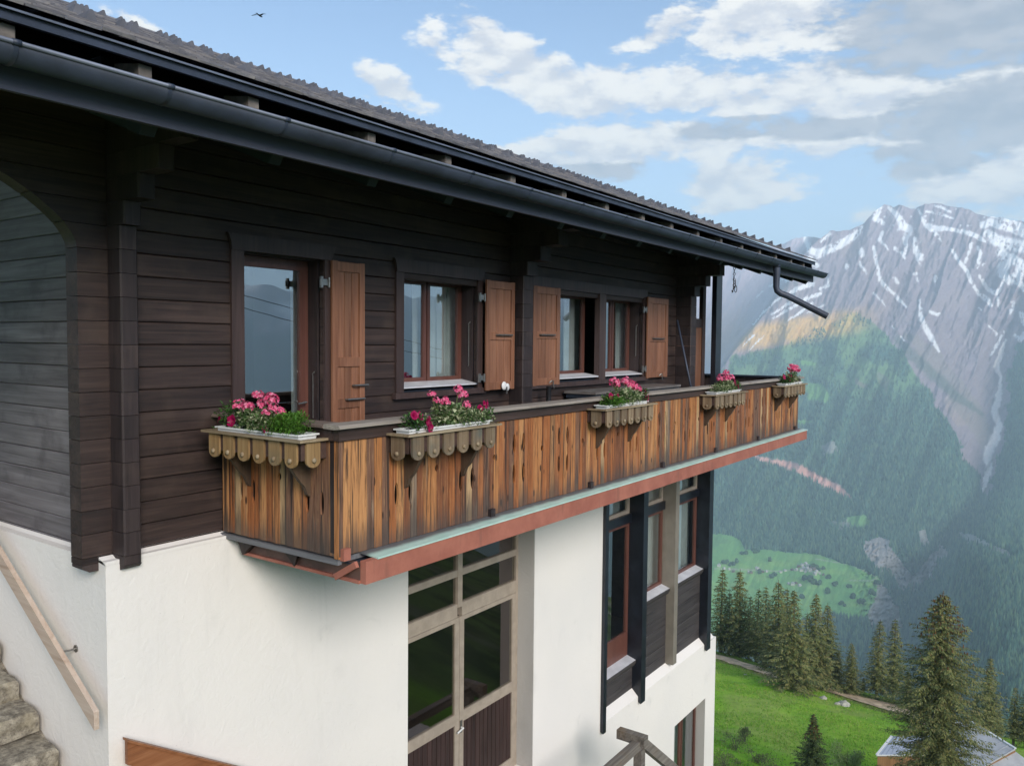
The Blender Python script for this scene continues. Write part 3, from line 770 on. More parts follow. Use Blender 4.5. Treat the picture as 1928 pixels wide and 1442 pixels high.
# red beam and copper flashing
YR = 4.49
MB().box((4.40, YR, -1.895), (9.92, YR + .06, -1.715)).obj('edge_beam', M['redbeam'], balcony)
MB().box((9.925, YR + .002, -1.893), (16.62, YR + .06, -1.716)).obj('edge_beam', M['redbeam'], balcony)
cf = MB(); cf.prism([(YR - .012, -1.718), (YR - .012, -1.704), (YB + .08, -1.684), (YB + .08, -1.70), (YR + .01, -1.714)], 'X', 4.52, 16.63); cf.obj('copper_flashing', M['copper'], balcony)
MB().box((4.402, YR + .061, -1.893), (4.46, 6.05, -1.748)).obj('end_beam', M['redbeam_shaded'], balcony)
MB().box((4.385, YR + .061, -1.898), (4.401, 6.02, -1.872)).obj('end_beam', M['redbeam'], balcony)
MB().box((16.5, YR + .061, -1.893), (16.56, 9.5, -1.72)).obj('end_beam', M['redbeam'], balcony)
MB().box((4.39, YR + .07, -1.76), (16.5, YW - .1, -1.75)).obj('soffit_board', M['dark'], balcony)
MB().beam((4.37, 4.56, -1.74), (4.37, 4.80, -1.88), .03, .05).obj('strut', M['redbeam'], balcony)
MB().prism([(5.25, -1.76), (5.42, -1.78), (5.30, -1.88)], 'X', 4.37, 4.395).obj('strut', M['log_end'], balcony)
MB().prism([(5.78, -1.745), (YW - .15, -1.75), (5.95, -1.88)], 'X', 4.34, 4.42).obj('strut', M['log_end'], balcony)
for k, x in enumerate([4.33, 6.23, 8.16, 10.13, 12.07, 14.09, 16.30]):
    MB().box((x - .035, YB - .04, -1.712), (x + .035, YB + .03, -1.62)).obj('baluster_foot', M['redbeam'] if k == 0 else M['log_end'], balcony)
    MB().box((x - .05, YB + .025, -1.66), (x + .05, YB + .10, -.78)).obj('baluster', M['log_end'], balcony)
# ---------- roof
RX0, RX1, RYE, RZE, RYR = .4, 17.4, 4.62, 1.715, 10.9
def rz(y): return RZE + SL * ((y if y <= RYR else 2 * RYR - y) - RYE)
rb = MB()
rb.prism([(RYE + .05, rz(RYE + .05) - .03), (RYR, rz(RYR) - .03), (2 * RYR - RYE, rz(RYE) - .03), (2 * RYR - RYE, rz(RYE) - .09), (RYR, rz(RYR) - .09), (RYE + .09, rz(RYE) - .03)], 'X', RX0, RX1 - .01)
roof = rb.obj('roof', M['dark'], chalet)
# boarded underside, two layers below
so = MB()
so.prism([(YB + .03, 1.45), (RYR, 1.45 + SL * (RYR - YB - .03)), (2 * RYR - YB, 1.45), (2 * RYR - YB, 1.39), (RYR, 1.39 + SL * (RYR - YB - .03)), (YB + .03, 1.36)], 'X', RX0, RX1 - .02)
so.obj('roof_underside', M['dark'], roof)
for k in range(18):
    x = RX0 + .5 + k * .97
    MB().prism([(YB + .08, 1.36), (YB + .16, 1.26), (YW + .04, 1.26 + SL * 1.3), (YW + .04, 1.36 + SL * 1.42), (YB + .08, 1.38)], 'X', x - .05, x + .05).obj('rafter_end', M['dark'], roof)
MB().box((RX0, YB, 1.295), (RX1 + .005, YB + .035, 1.47)).obj('fascia', M['fascia'], roof)
MB().prism([(RYE + .01, RZE - .068), (RYE + .01, RZE - .012), (RYE + .04, RZE - .008), (RYE + .04, RZE - .068)], 'X', RX0, RX1).obj('drip_board', M['zinc'], roof)
MB().prism([(RYE - .015, RZE - .02), (RYE - .015, RZE - .008), (RYE + .10, RZE + .03), (RYE + .10, RZE + .012)], 'X', RX0, RX1 + .01).obj('drip_edge', M['zincl'], roof)
for k, x in enumerate([1.05, 1.99, 2.76, 3.54, 4.66, 5.61, 6.61, 7.58, 8.55, 9.51, 10.40, 11.32, 12.25, 13.2, 14.1, 15.0, 15.95, 16.8]):
    MB().prism([(YB + .045, 1.452), (YB + .03, 1.46), (YB + .03, RZE - .070), (YB + .30, RZE - .02), (YB + .30, 1.56)], 'X', x - .042, x + .042).obj('spacer_block', M['block'], roof)
# barge board and verge
for x in (RX1 - .04,):
    MB().prism([(YB - .002, 1.30), (YB + .04, 1.68), (RYR, rz(RYR) - .05), (2 * RYR - YB, 1.6), (2 * RYR - YB, 1.3), (RYR, rz(RYR) - .42)], 'X', x, x + .035).obj('barge_board', M['dark'], roof)
# shingles: courses of small slates; the nearest as single pieces, the rest joined
cs, sw_ = .205, .205
rest_b = MB(); singles = 0
ang = math.atan(SL)
shapes = []
for s in range(6):
    q = MB(); w = sw_ - rnd.uniform(.004, .012); l = .30; t = rnd.uniform(.010, .018)
    # tilted a touch so that each butt stands proud of the course below
    q.add([(0, 0, .012), (w, 0, .012 + rnd.uniform(-.002, .002)), (w, l, 0), (0, l, 0), (0, 0, .012 + t), (w, 0, .012 + t), (w, l, t * .6), (0, l, t * .6)],
          [(0, 3, 2, 1), (4, 5, 6, 7), (0, 1, 5, 4), (1, 2, 6, 5), (2, 3, 7, 6), (3, 0, 4, 7)])
    shapes.append((q, q.mesh('shingle', M['shingle'])))
ca, sa = math.cos(ang), math.sin(ang)
ncourse = int((RYR - RYE) / ca / cs)
for c in range(ncourse + 1):
    d0 = c * cs - .03
    for k in range(int((RX1 - RX0) / sw_) + 2):
        x = RX0 + k * sw_ - (c % 2) * sw_ / 2 + rnd.uniform(-.004, .004)
        if x + sw_ > RX1 + .02 or x < RX0 - .02: continue
        q, me = shapes[rnd.randrange(6)]
        y = RYE + d0 * ca; z = RZE + d0 * sa + .015 + rnd.uniform(0, .006)
        if c < 11 and 1.4 < x < 6.4 and singles < 280:
            inst('shingle', me, roof, (x, y, z), (ang, rnd.uniform(-.01, .01), 0)); singles += 1
        else:
            v = [(x + a, y + b * ca - e * sa, z + b * sa + e * ca) for a, b, e in q.v]
            rest_b.add(v, q.f)
o = rest_b.obj('shingles', M['shingle'], roof); o['kind'] = 'stuff'
MB().prism([(RYR - .16, rz(RYR) - .02), (RYR, rz(RYR) + .06), (RYR + .16, rz(RYR) - .02), (RYR, rz(RYR) - .03)], 'X', RX0, RX1).obj('ridge_cap', M['shingle'], roof)
# snow guards: small upright triangular plates in scattered rows
gm = MB().add([(-.045, 0, 0), (.045, 0, 0), (.045, .15, 0), (-.045, .15, 0), (-.010, .03, .082), (.010, .03, .082)], [(0, 3, 2, 1), (0, 1, 5, 4), (2, 3, 4, 5), (1, 2, 5), (3, 0, 4)])
gme = gm.mesh('snow_guard', M['guard'])
ng = 0
for row, (dd, step, ph) in enumerate([(1.15, .62, .1), (1.95, .48, .3), (2.75, .50, .05), (3.55, .46, .3), (4.4, .48, .1), (5.3, .5, .3), (6.2, .5, 0)]):
    for k in range(40):
        x = 1.0 + ph + k * step + rnd.uniform(-.05, .05)
        if x > RX1 - .4: break
        if row < 3 and rnd.random() < (.55, .3, .15)[row]: continue
        if ng >= 210: break
        inst('snow_guard', gme, roof, (x, RYE + dd * ca, RZE + dd * sa + .03), (ang * .9, 0, rnd.uniform(-.08, .08))); ng += 1
tm = MB().prism([(0, 0), (.15, 0), (.05, .085)], 'X', -.02, .02).mesh('verge_slate', M['guard'])
for k in range(31):
    d = .55 + k * .205
    inst('verge_slate', tm, roof, (RX1 - .03, RYE + d * ca, RZE + d * sa + .03), (ang, 0, 0))
# gutter
def gutter_profile(r=.093, t=.004, n=14):
    return [(-r * math.cos(PI * i / n), -r * math.sin(PI * i / n)) for i in range(n + 1)]
GY, GZ = 4.535, 1.480
gb = MB(); pr = gutter_profile(); GX = [.4, 1.93, 2.77, 3.62, 4.65, 5.64, 6.56, 7.55, 8.56, 9.53, 10.43, 11.35, 12.25, 13.2, 14.03, 15.0, 16.0, 16.9, 17.66]
v = []; f = []
gs = [GX[0], GX[-1]]
for x in gs:
    for rr in (1, .95):
        v += [(x, GY + a * rr, GZ + b2 * rr) for a, b2 in pr]
n = len(pr)
for i in range(n - 1):
    f += [(i, i + 1, 2 * n + i + 1, 2 * n + i), (n + i, 3 * n + i, 3 * n + i + 1, n + i + 1)]
    f += [(i, n + i, n + i + 1, i + 1), (2 * n + i, 2 * n + i + 1, 3 * n + i + 1, 3 * n + i)]
gb.add(v, f)
gutter = gb.obj('gutter', M['zinc'], chalet, True)
MB().tube([(GX[0], GY - .095, GZ), (GX[-1], GY - .095, GZ)], .0125, 10).obj('bead', M['zincl'], gutter, True)
for x in GX[1:-1]:
    b = MB(); v = []
    for xx in (x - .012, x + .012): v += [(xx, GY + a * 1.035, GZ + c * 1.035) for a, c in pr]
    b.add(v, [(i, i + 1, n + i + 1, n + i) for i in range(n - 1)])
    b.tube([(x - .02, GY - .095, GZ), (x + .02, GY - .095, GZ)], .017, 8)
    b.obj('bracket', M['zinc'], gutter, True)
MB().prism([(GY + a * .97, GZ + c * .97) for a, c in pr], 'X', 17.655, 17.66).obj('end_cap', M['zinc'], gutter)
dp = MB(); dp.tube([(14.55, GY, GZ - .06), (14.55, GY, 1.02), (14.56, GY - .015, .955), (14.60, GY - .07, .905), (14.66, GY - .17, .865), (14.86, 3.72, .50)], [.062, .056, .056, .056, .056, .056], 14, False)
dp.obj('downpipe', M['zinc'], gutter, True)
MB().tube([(14.55, GY, GZ - .09), (14.55, GY, 1.36)], [.085, .06], 14, False).obj('outlet', M['zinc'], gutter, True)

# loggia at the far end
MB().box((15.90, YW - .02, ZF), (16.2, YW + .08, 1.66)).obj('loggia_post', M['fin'], chalet)
MB().box((14.22, YW - .02, 1.662), (16.3, YW + .18, 1.78)).obj('purlin', M['cladding'], chalet)
pn = MB(); pn.box((14.2, YW + .21, ZF), (15.70, YW + .25, .32)); pt = pn.obj('loggia_partition', M['shutter'], chalet)
MB().box((14.2, YW + .20, .322), (15.70, YW + .27, .50)).obj('partition_top', M['casing'], pt)
MB().box((15.705, YW + .19, ZF), (15.86, YW + .27, 1.2)).obj('partition_post', M['casing'], pt)
vp = [(14.2, 1.64), (16.14, 1.64), (16.14, 1.40), (16.0, 1.28)]
for i in range(4):
    xa = 15.86 - i * .38
    vp += [(xa - .02, 1.20), (xa - .10, 1.12), (xa - .22, 1.10), (xa - .32, 1.16), (xa - .36, 1.22)]
vp += [(14.2, 1.2)]
MB().prism(vp[::-1], 'Y', YW + .25, YW + .28).obj('scalloped_valance', M['cladding'], chalet)
MB().box((14.2, YW + .235, 1.34), (16.1, YW + .249, 1.38)).obj('valance_strip', M['cladding'], chalet)

# ---------- glazed double door in the rendered wall
yd = YL + .27
fr = MB()
MX = 7.86
fr.box((D0, yd, DZ0), (D0 + .06, yd + .07, DZ1)).box((D1 - .06, yd, DZ0), (D1 - .013, yd + .07, DZ1)).box((D0 + .06, yd, DZ1 - .06), (D1 - .06, yd + .07, DZ1)).box((D0 + .06, yd, DZ0), (D1 - .06, yd + .07, DZ0 + .06))
ddoor = fr.obj('terrace_door', M['doorf'], chalet)
TZ = [-3.36, -2.93]
MB().box((MX - .045, yd - .01, -3.36), (MX + .045, yd + .07, DZ1 - .06)).obj('mullion', M['doorf'], ddoor)
for z, h in ((-3.40, .17), (-2.92, .085)):
    for a, b in ((D0 + .06, MX - .046), (MX + .046, D1 - .061)):
        MB().box((a, yd - .004, z - h / 2), (b, yd + .066, z + h / 2)).obj('transom', M['doorf'], ddoor)
for a, b in ((D0 + .06, MX - .046), (MX + .046, D1 - .061)):
    for z0, z1 in ((-3.314, -2.963), (-2.877, -2.21)):
        MB().box((a, yd + .03, z0), (b, yd + .036, z1)).obj('pane', M['glass_low'], ddoor)
for (a, b, nm) in ((D0 + .062, MX - .004, 1), (MX + .004, D1 - .064, 2)):
    ya = yd - .006; zt_, zb_ = -3.49, DZ0 + .065; sw = .085
    s = MB(); zm = -4.80
    s.box((a, ya, zb_), (a + sw, ya + .05, zt_)).box((b - sw, ya, zb_), (b, ya + .05, zt_)).box((a + sw, ya, zt_ - .055), (b - sw, ya + .05, zt_)).box((a + sw, ya, zm - .07), (b - sw, ya + .05, zm + .07)).box((a + sw, ya, zb_), (b - sw, ya + .05, zb_ + .09))
    lf = s.obj('door_leaf', M['doorf'], ddoor)
    MB().box((a + sw, ya + .02, zm + .07), (b - sw, ya + .027, zt_ - .055)).obj('pane', M['glass_low'], ddoor)
    k = 12; wS = (b - a - 2 * sw) / k
    for i in range(k):
        xa = a + sw + i * wS
        MB().prism([(xa + .002, ya + .03), (xa + .006, ya + .014), (xa + wS - .006, ya + .014), (xa + wS - .002, ya + .03)], 'Z', zb_ + .092, zm - .072).obj('slat', M['slat'], ddoor)
    MB().box((a + sw, ya + .031, zb_ + .09), (b - sw, ya + .04, zm - .07)).obj('backing', M['darkroom'], ddoor)
MB().tube([(MX + .03, yd - .01, -4.93), (MX + .03, yd - .05, -4.93), (MX - .09, yd - .055, -4.95)], .012, 8).obj('handle', M['white_plastic'], ddoor)
MB().box((MX + .012, yd - .018, -5.0), (MX + .05, yd - .007, -4.84)).obj('lock_plate', M['steel'], ddoor)
dark_room(D0 - .2, D1 + .3, DZ0 - .1, DZ1 + .2, yd + .12, yd + 3.5)

# ---------- bay of tall windows between timber fins
yb = YW + .02
inner = YW + .12
panels = [(11.22, 12.44, -5.42), (12.62, 13.80, -4.50), (13.98, 15.42, -4.50)]
wallb = MB()
for a, b, zs in panels: wallb.box((a - .1, yb + .03, BZ - .05), (b + .1, yb + .10, zs - .12))
bay = wallb.obj('window_bay', M['dark'], chalet)
for a, b, zs in panels:
    z = BZ + .0
    while z < zs - .14:
        z1 = min(z + .19, zs - .13)
        MB().prism(plank_profile(z + .002, z1 - .002, yb + rnd.uniform(-.002, .002), .04, .006), 'X', a, b).obj('plank', M['cladding'], bay); z += .19
    MB().prism([(yb - .07, zs - .05), (yb - .07, zs - .09), (yb - .04, zs - .15), (yb + .05, zs - .15), (yb + .05, zs - .02)], 'X', a + .001, b - .001).obj('sill_board', M['cladding'], bay)
    MB().prism([(yb - .065, zs - .045), (inner + .02, zs + .012), (inner + .02, zs - .02), (yb - .065, zs - .049)], 'X', a + .001, b - .001).obj('sill', M['tin'], bay)
    tz = -3.0
    MB().box((a, inner - .05, tz - .075), (b, inner + .05, tz + .075)).obj('transom', M['fin'], bay)
    for z0, z1, mt in ((zs, tz - .075, 'sash'), (tz + .075, -1.85, 'doorf')):
        s = MB(); q = .06
        s.box((a, inner, z0), (a + q, inner + .06, z1)).box((b - q, inner, z0), (b, inner + .06, z1)).box((a + q, inner, z0), (b - q, inner + .06, z0 + (.42 if zs < -5 and z0 == zs else q))).box((a + q, inner, z1 - q), (b - q, inner + .06, z1))
        s.obj('sash', M[mt], bay)
        MB().box((a + q, inner + .025, z0 + (.42 if zs < -5 and z0 == zs else q)), (b - q, inner + .031, z1 - q)).obj('pane', M['glass'], bay)
dark_room(11.1, 15.7, -6.0, -1.8, inner + .10, inner + 4.0, 'interior')
for i, (x0, x1, yi, zbt, m) in enumerate([(11.10, 11.20, YW + .2, -6.22, 'fin'), (12.44, 12.61, YW + .2, -6.22, 'fin'), (13.81, 13.97, YW + .2, -5.985, 'finl'), (15.42, 15.62, YW + .2, -6.22, 'fin')]):
    b = MB(); yf = YL - .055
    if m == 'fin': b.prism([(yf, zbt), (yf, -1.80), (yi, -1.80), (yi, BZ), (YW, BZ + .0), (YL - .004, BZ - .10), (YL - .004, zbt + .03)], 'X', x0, x1)
    else: b.box((x0, yf + .02, -5.99), (x1, yi, -1.80))
    b.obj('timber_fin', M[m], chalet)
MB().box((15.621, YW - .02, BZ - .1), (15.74, YW + .2, -1.8)).obj('corner_cladding', M['fin'], chalet)
MB().box((15.6, YW + .2, BZ - .1), (15.74, 15.4, -1.8)).obj('corner_cladding', M['cladding'], chalet)

for x0_, x1_, z0_, z1_, lab in ((13.35, 14.7, -4.6, -1.9, 'beige curtain added to brighten the middle window of the tall bay'), (14.95, 15.66, -4.6, -1.9, 'grey beige curtain added to brighten the last window of the tall bay'), (12.15, 12.75, -3.2, -1.9, 'pale curtain added to brighten the upper pane of the first bay window')):
    curtain(x0_, x1_, z0_, z1_, inner + .22, lab, 7, .025)  # curtains added to brighten the bay panes, standing in for reflections and interior
# ---------- low window
lw = window(W0, W1, WZ0, WZ1, [(W0 + .03, (W0 + W1) / 2 - .01), ((W0 + W1) / 2 + .01, W1 - .03)], False, 'window', YL, .2, .05, .06)
dark_room(W0 - .2, W1 + .2, WZ0 - .1, WZ1 + .1, YL + .42, YL + 2)
c = MB(); c.box((W0 + .15, YL + .30, WZ0 + .1), (W0 + .95, YL + .31, WZ1 - .1)); tag(rest(c.obj('curtain', M['curtain'])), 'grey net curtain in the small window low in the white wall', 'curtain')

# ================================================================== FLOWER BOXES AND PLANTS
def flower_box(cx, cy, L, D, rz, label, grey):
    t = local(thing('flower_box', label, 'flower box', (cx, cy, -.80), 'scalloped wooden boxes hung on the balcony', rz))
    zt = .045                                       # top of ledge over the thing's base
    mw = M['boxgrey'] if grey else M['boxwood']
    lw = .055
    MB().prism([(-L / 2, -D), (L / 2, -D), (L / 2 - lw, -D + lw), (-L / 2 + lw, -D + lw)], 'Z', zt - .018, zt).obj('ledge', M['boxledge'], t)
    for s in (-1, 1):
        pts = [(s * L / 2, -D), (s * L / 2, -.004), (s * (L / 2 - lw), -.004), (s * (L / 2 - lw), -D + lw)]
        MB().prism(pts, 'Z', zt - .018, zt).obj('ledge', M['boxledge'], t)
    b = MB(); b.box((-L / 2 + .05, -D + .045, zt - .16), (L / 2 - .05, -D + .06, zt - .019)).box((-L / 2 + .045, -D + .045, zt - .16), (-L / 2 + .06, -.004, zt - .019)).box((L / 2 - .06, -D + .045, zt - .16), (L / 2 - .045, -.004, zt - .019)).box((-L / 2 + .06, -D + .06, zt - .16), (L / 2 - .06, -.004, zt - .145))
    b.obj('inner_box', M['boxback'], t)
    n = max(6, round((L - .1) / .185)); sp = (L - .09) / n; w = sp * .70; h = .20
    def slat(u, v, ang):
        pts = [(-w / 2, 0)] + [(-w / 2 * math.cos(PI * k / 8), -h + w / 2 * .75 - w / 2 * .75 * math.sin(PI * k / 8)) for k in range(9)] + [(w / 2, 0)]
        m = MB(); m.prism(pts, 'Y', -.019, 0)
        m.v = [(x * math.cos(ang) - y * math.sin(ang) + u, x * math.sin(ang) + y * math.cos(ang) + v, z + zt - .02) for x, y, z in m.v]
        s = m.obj('slat', mw, t)
        k = MB(); k.blob((0, -.026, -h + .055), (.020, .014, .020), 8, 5, .12)
        k.v = [(x * math.cos(ang) - y * math.sin(ang) + u, x * math.sin(ang) + y * math.cos(ang) + v, z + zt - .02) for x, y, z in k.v]
        k.obj('knob', M['boxledge'], s, True)
    for i in range(n): slat(-L / 2 + .045 + sp * (i + .5), -D + .045, 0)
    m_ = max(1, int((D - .05) / sp))
    for i in range(m_):
        for s in (-1, 1):
            slat(s * (L / 2 - .045), -D + .045 + sp * (i + .55), s * PI / 2 if s > 0 else -PI / 2)
    for s in (-.30, .30):
        q = [(-.003, zt - .16), (-D + .06, zt - .16), (-D + .09, zt - .22), (-.10, zt - .36), (-.06, zt - .40), (-.03, zt - .47), (-.003, zt - .49)]
        MB().prism(q, 'X', s * L - .02, s * L + .02).obj('bracket', M['bracket'], t)
    return t
def trough(fb, L, D, label, off=0):
    cx, cy, cz = fb.location; rz = fb.rotation_euler.z
    t = local(thing('plant_trough', label, 'planter', (cx, cy, -.80), 'white troughs standing in the flower boxes', rz))
    w = D - .13; x0, x1, y0, y1 = -L / 2 + off, L / 2 + off, -D + .055, -.06
    def ring(i, z): return [(x0 + i, y0 + i, z), (x1 - i, y0 + i, z), (x1 - i, y1 - i, z), (x0 + i, y1 - i, z)]
    v = ring(.02, -.09) + ring(.004, .065) + ring(-.012, .068) + ring(-.012, .080) + ring(.008, .080) + ring(.024, -.07)
    f = [(0, 3, 2, 1)]
    for k in range(5):
        for i in range(4):
            j = (i + 1) % 4; f.append((k * 4 + i, k * 4 + j, k * 4 + 4 + j, k * 4 + 4 + i))
    f.append((20, 21, 22, 23))
    MB().add(v, f).obj('trough', M['white_plastic'], t)
    g = MB(); 
    gn = 14
    vv = [(x0 + .02 + (x1 - x0 - .04) * i / gn, y0 + .02 + (y1 - y0 - .04) * j / 3, .055 + rnd.uniform(-.008, .01)) for i in range(gn + 1) for j in range(4)]
    g.add(vv, [(i * 4 + j, i * 4 + 4 + j, i * 4 + 5 + j, i * 4 + j + 1) for i in range(gn) for j in range(3)])
    g.obj('soil', M['soil'], t)
    return t
def leaf_quad(b, c, d, up, l, w, fold=.25):
    d = d.normalized(); s = d.cross(up)
    if s.length < 1e-4: s = Vector((1, 0, 0))
    s.normalize(); n = s.cross(d)
    p = [c, c + d * l * .45 + s * w / 2 + n * w * fold, c + d * l, c + d * l * .45 - s * w / 2 + n * w * fold, c + d * l * .5]
    b.add([tuple(q) for q in p], [(0, 1, 4), (1, 2, 4), (0, 4, 3), (4, 2, 3)])
def rv3(r): 
    while True:
        v = Vector((r.uniform(-1, 1), r.uniform(-1, 1), r.uniform(-1, 1)))
        if .05 < v.length < 1: return v.normalized()
def place_plant(name, label, cat, fb, u, v, group):
    rz = fb.rotation_euler.z; cx, cy = fb.location.x, fb.location.y
    x = cx + u * math.cos(rz) - v * math.sin(rz); y = cy + u * math.sin(rz) + v * math.cos(rz)
    return local(thing(name, label, cat, (x, y, -.75), group, rz))
def foliage(b, r, w, h, n, ll, lw, spread=1.0, z0=0, depth=.10):
    n = int(n * 1.5); w *= 1.08; h *= 1.12
    for _ in range(n):
        a = r.gauss(0, .42); e = r.random() ** .7
        c = Vector((max(-1, min(1, a)) * w, r.uniform(-1, 1) * depth, z0 + e * h * (1 - .45 * min(1, abs(a)))))
        d = Vector((a * spread + r.uniform(-.7, .7), r.uniform(-1, .8), r.uniform(-.25, .9)))
        leaf_quad(b, c, d, Vector((0, 0, 1)), ll * r.uniform(.6, 1.2), lw * r.uniform(.7, 1.2))
def geranium(fb, u, v, heads, label, seed, w=.17, h=.15, n=220):
    r = random.Random(seed)
    t = place_plant('geranium', label, 'flowering plant', fb, u, v, 'pink geraniums in the balcony boxes')
    b = MB(); foliage(b, r, w, h, n, .045, .04); b.obj('foliage', M['leafv'] if seed % 2 else M['leaf'], t)
    for (hx, hy, hz, hr) in heads:
        s = MB(); s.tube([(hx * .4, hy * .5, .02), (hx * .8, hy * .8, hz * .6), (hx, hy, hz - hr * .3)], [.005, .004, .003], 5); 
        for _ in range(7):
            d = rv3(r); s.tube([(hx, hy, hz - hr * .9), (hx + d.x * hr * .7, hy + d.y * hr * .7, hz - hr * .1)], .0018, 3, False)
        s.obj('stem', M['stem'], t)
        f = MB()
        for _ in range(26):
            d = rv3(r); d.z = abs(d.z) * .9 - .25; d.normalize()
            c = Vector((hx, hy, hz)) + d * hr * r.uniform(.75, 1.0)
            tx = d.orthogonal().normalized(); ty = d.cross(tx)
            a0 = r.uniform(0, 2)
            for k in range(5):
                a = a0 + 2 * PI * k / 5
                leaf_quad(f, c, tx * math.cos(a) + ty * math.sin(a) + d * .35, d, hr * .40, hr * .30, .1)
        f.obj('flower_head', M['pink'], t)
    return t
def petunia(fb, u, v, blooms, label, seed, w=.10, h=.10, n=110):
    r = random.Random(seed)
    t = place_plant('petunia', label, 'flowering plant', fb, u, v, 'magenta petunias in the balcony boxes')
    b = MB(); foliage(b, r, w, h, n, .045, .022); b.obj('foliage', M['leaf'], t)
    for (x, y, z, rr, dx, dz) in blooms:
        f = MB(); d = Vector((dx, -1, dz)).normalized(); tx = d.orthogonal().normalized(); ty = d.cross(tx); c = Vector((x, y, z))
        n_ = 15; v_ = [tuple(c - d * rr * .9)]
        for ring, (q, dd) in enumerate(((.28, -.35), (.62, -.02), (1, .06))):
            for k in range(n_):
                a = 2 * PI * k / n_; q2 = q * (1 + (.10 * math.cos(5 * a) if ring == 2 else 0))
                v_.append(tuple(c + (tx * math.cos(a) + ty * math.sin(a)) * rr * q2 + d * rr * (dd + (.07 * math.cos(10 * a) if ring == 2 else 0))))
        fs = [(0, 1 + k, 1 + (k + 1) % n_) for k in range(n_)]
        for q in range(2): fs += [(1 + q * n_ + k, 1 + (q + 1) * n_ + k, 1 + (q + 1) * n_ + (k + 1) % n_, 1 + q * n_ + (k + 1) % n_) for k in range(n_)]
        f.add(v_, fs); f.obj('flower', M['magenta'], t)
    return t
def trailing(fb, u, v, label, seed, kind='v', w=.17, h=.12, n=420):
    r = random.Random(seed)
    t = place_plant('variegated_plant' if kind == 'v' else 'feathery_plant', label, 'foliage plant', fb, u, v, 'foliage plants in the balcony boxes')
    b = MB()
    if kind == 'v': foliage(b, r, w, h, n, .032, .017, depth=.11)
    else: foliage(b, r, w, h * 1.1, int(n * 1.2), .034, .013, 1.0, depth=.12)
    b.obj('foliage', M['leafv'] if kind == 'v' else M['fern'], t)
    return t
fb1 = flower_box(BX0 - .002, 5.375, 1.25, .30, -PI / 2, 'wooden flower box on the short end of the balcony, nearest the house corner', False)
fb2 = flower_box(5.41, YB - .002, 1.27, .27, 0, 'wooden flower box below the single window, next to the balcony corner post', True)
fb3 = flower_box(8.72, YB - .002, 1.36, .27, 0, 'middle one of the flower boxes, in front of the double window', True)
fb4 = flower_box(12.08, YB - .002, 1.40, .27, 0, 'flower box in front of the dark loggia post, second from the far corner', True)
fb5 = flower_box(15.48, YB - .002, 1.46, .27, 0, 'flower box at the far corner of the balcony, farthest from the stairs', True)
trough(fb1, 1.02, .30, 'white trough in the box on the short end of the balcony', .03)
trough(fb2, 1.10, .27, 'white trough in the box nearest the balcony corner post', -.02)
trough(fb3, 1.05, .27, 'white trough in the box before the double window', -.03)
trough(fb4, 1.05, .27, 'white trough in the box before the loggia post', -.03)
trough(fb5, 1.05, .27, 'white trough in the box at the far balcony corner', 0)
# local u runs along the box, v = -out. On the end box u runs away from the house wall.
geranium(fb1, -.10, -.14, [(-.19, -.02, .20, .058), (-.10, .0, .19, .05), (.02, 0, .30, .045), (.12, -.02, .23, .055), (.19, .0, .27, .058), (.25, -.02, .21, .045), (.33, -.02, .18, .040), (.2, -.06, .17, .035)],
         'full pink geranium in the middle of the box on the balcony end', 11, .24, .16, 300)
petunia(fb1, -.42, -.15, [(-.10, -.05, .09, .042, -.6, .2), (.13, -.09, .085, .050, .1, .2)], 'magenta petunia beside the log wall in the end box', 12, .12, .20, 150)
trailing(fb1, .05, -.17, 'dense cream and green variegated plant under the geranium of the end box', 13, 'v', .19, .15, 520)
trailing(fb1, .33, -.15, 'bright green feathery plant toward the corner post in the end box', 14, 'f', .17, .15, 900)
petunia(fb1, .17, -.20, [(.0, -.06, .045, .030, .2, -.2)], 'small drooping petunia at the rim of the end box', 15, .05, .06, 40)
geranium(fb2, .02, -.13, [(-.22, 0, .30, .036), (-.16, 0, .24, .034), (-.06, -.02, .22, .05), (.14, 0, .32, .044), (.20, 0, .27, .050), (.20, -.05, .18, .042)],
         'loose pink geranium with tall stems below the single window', 21, .25, .19, 380)
petunia(fb2, -.43, -.16, [(-.05, -.03, .14, .04, -.3, .4), (.02, -.03, .13, .04, .2, .4), (.07, -.08, .08, .048, .2, .1), (.08, -.09, .03, .045, .2, 0)], 'vivid magenta petunia hanging over the trough nearest the corner post', 22, .13, .13, 170)
petunia(fb2, .47, -.14, [(-.04, -.03, .14, .036, -.2, .3), (.03, -.03, .17, .040, .2, .4), (.08, -.02, .18, .034, .5, .2)], 'dark petunia at the far end of the box below the single window', 23, .13, .13, 150)
trailing(fb2, .28, -.17, 'green trailing plant filling the box below the single window', 24, 'v', .25, .13, 600)
geranium(fb3, -.02, -.13, [(-.22, 0, .28, .065), (-.12, .02, .25, .05), (.08, 0, .28, .06), (.18, 0, .24, .065), (.28, 0, .22, .06), (.36, -.02, .18, .05)],
         'broad pink geranium in the box before the double window', 31, .27, .18, 300)
petunia(fb3, -.34, -.15, [(-.04, -.02, .13, .04, -.3, .3), (.08, -.05, .11, .045, .1, .2)], 'dark petunia among green leaves before the double window', 32, .14, .11, 160)
petunia(fb3, .44, -.14, [(-.04, -.02, .19, .045, .2, .3), (.05, -.05, .12, .05, .2, .1), (.06, -.08, .06, .05, .3, 0), (.10, -.03, .16, .04, .4, .1)], 'magenta petunia spilling over the end of the middle box', 33, .12, .16, 150)
trailing(fb3, .08, -.17, 'cream variegated plant in the middle box', 34, 'v', .24, .16, 600)
trailing(fb3, -.35, -.18, 'feathery green plant at the near end of the middle box', 35, 'f', .18, .10, 500)
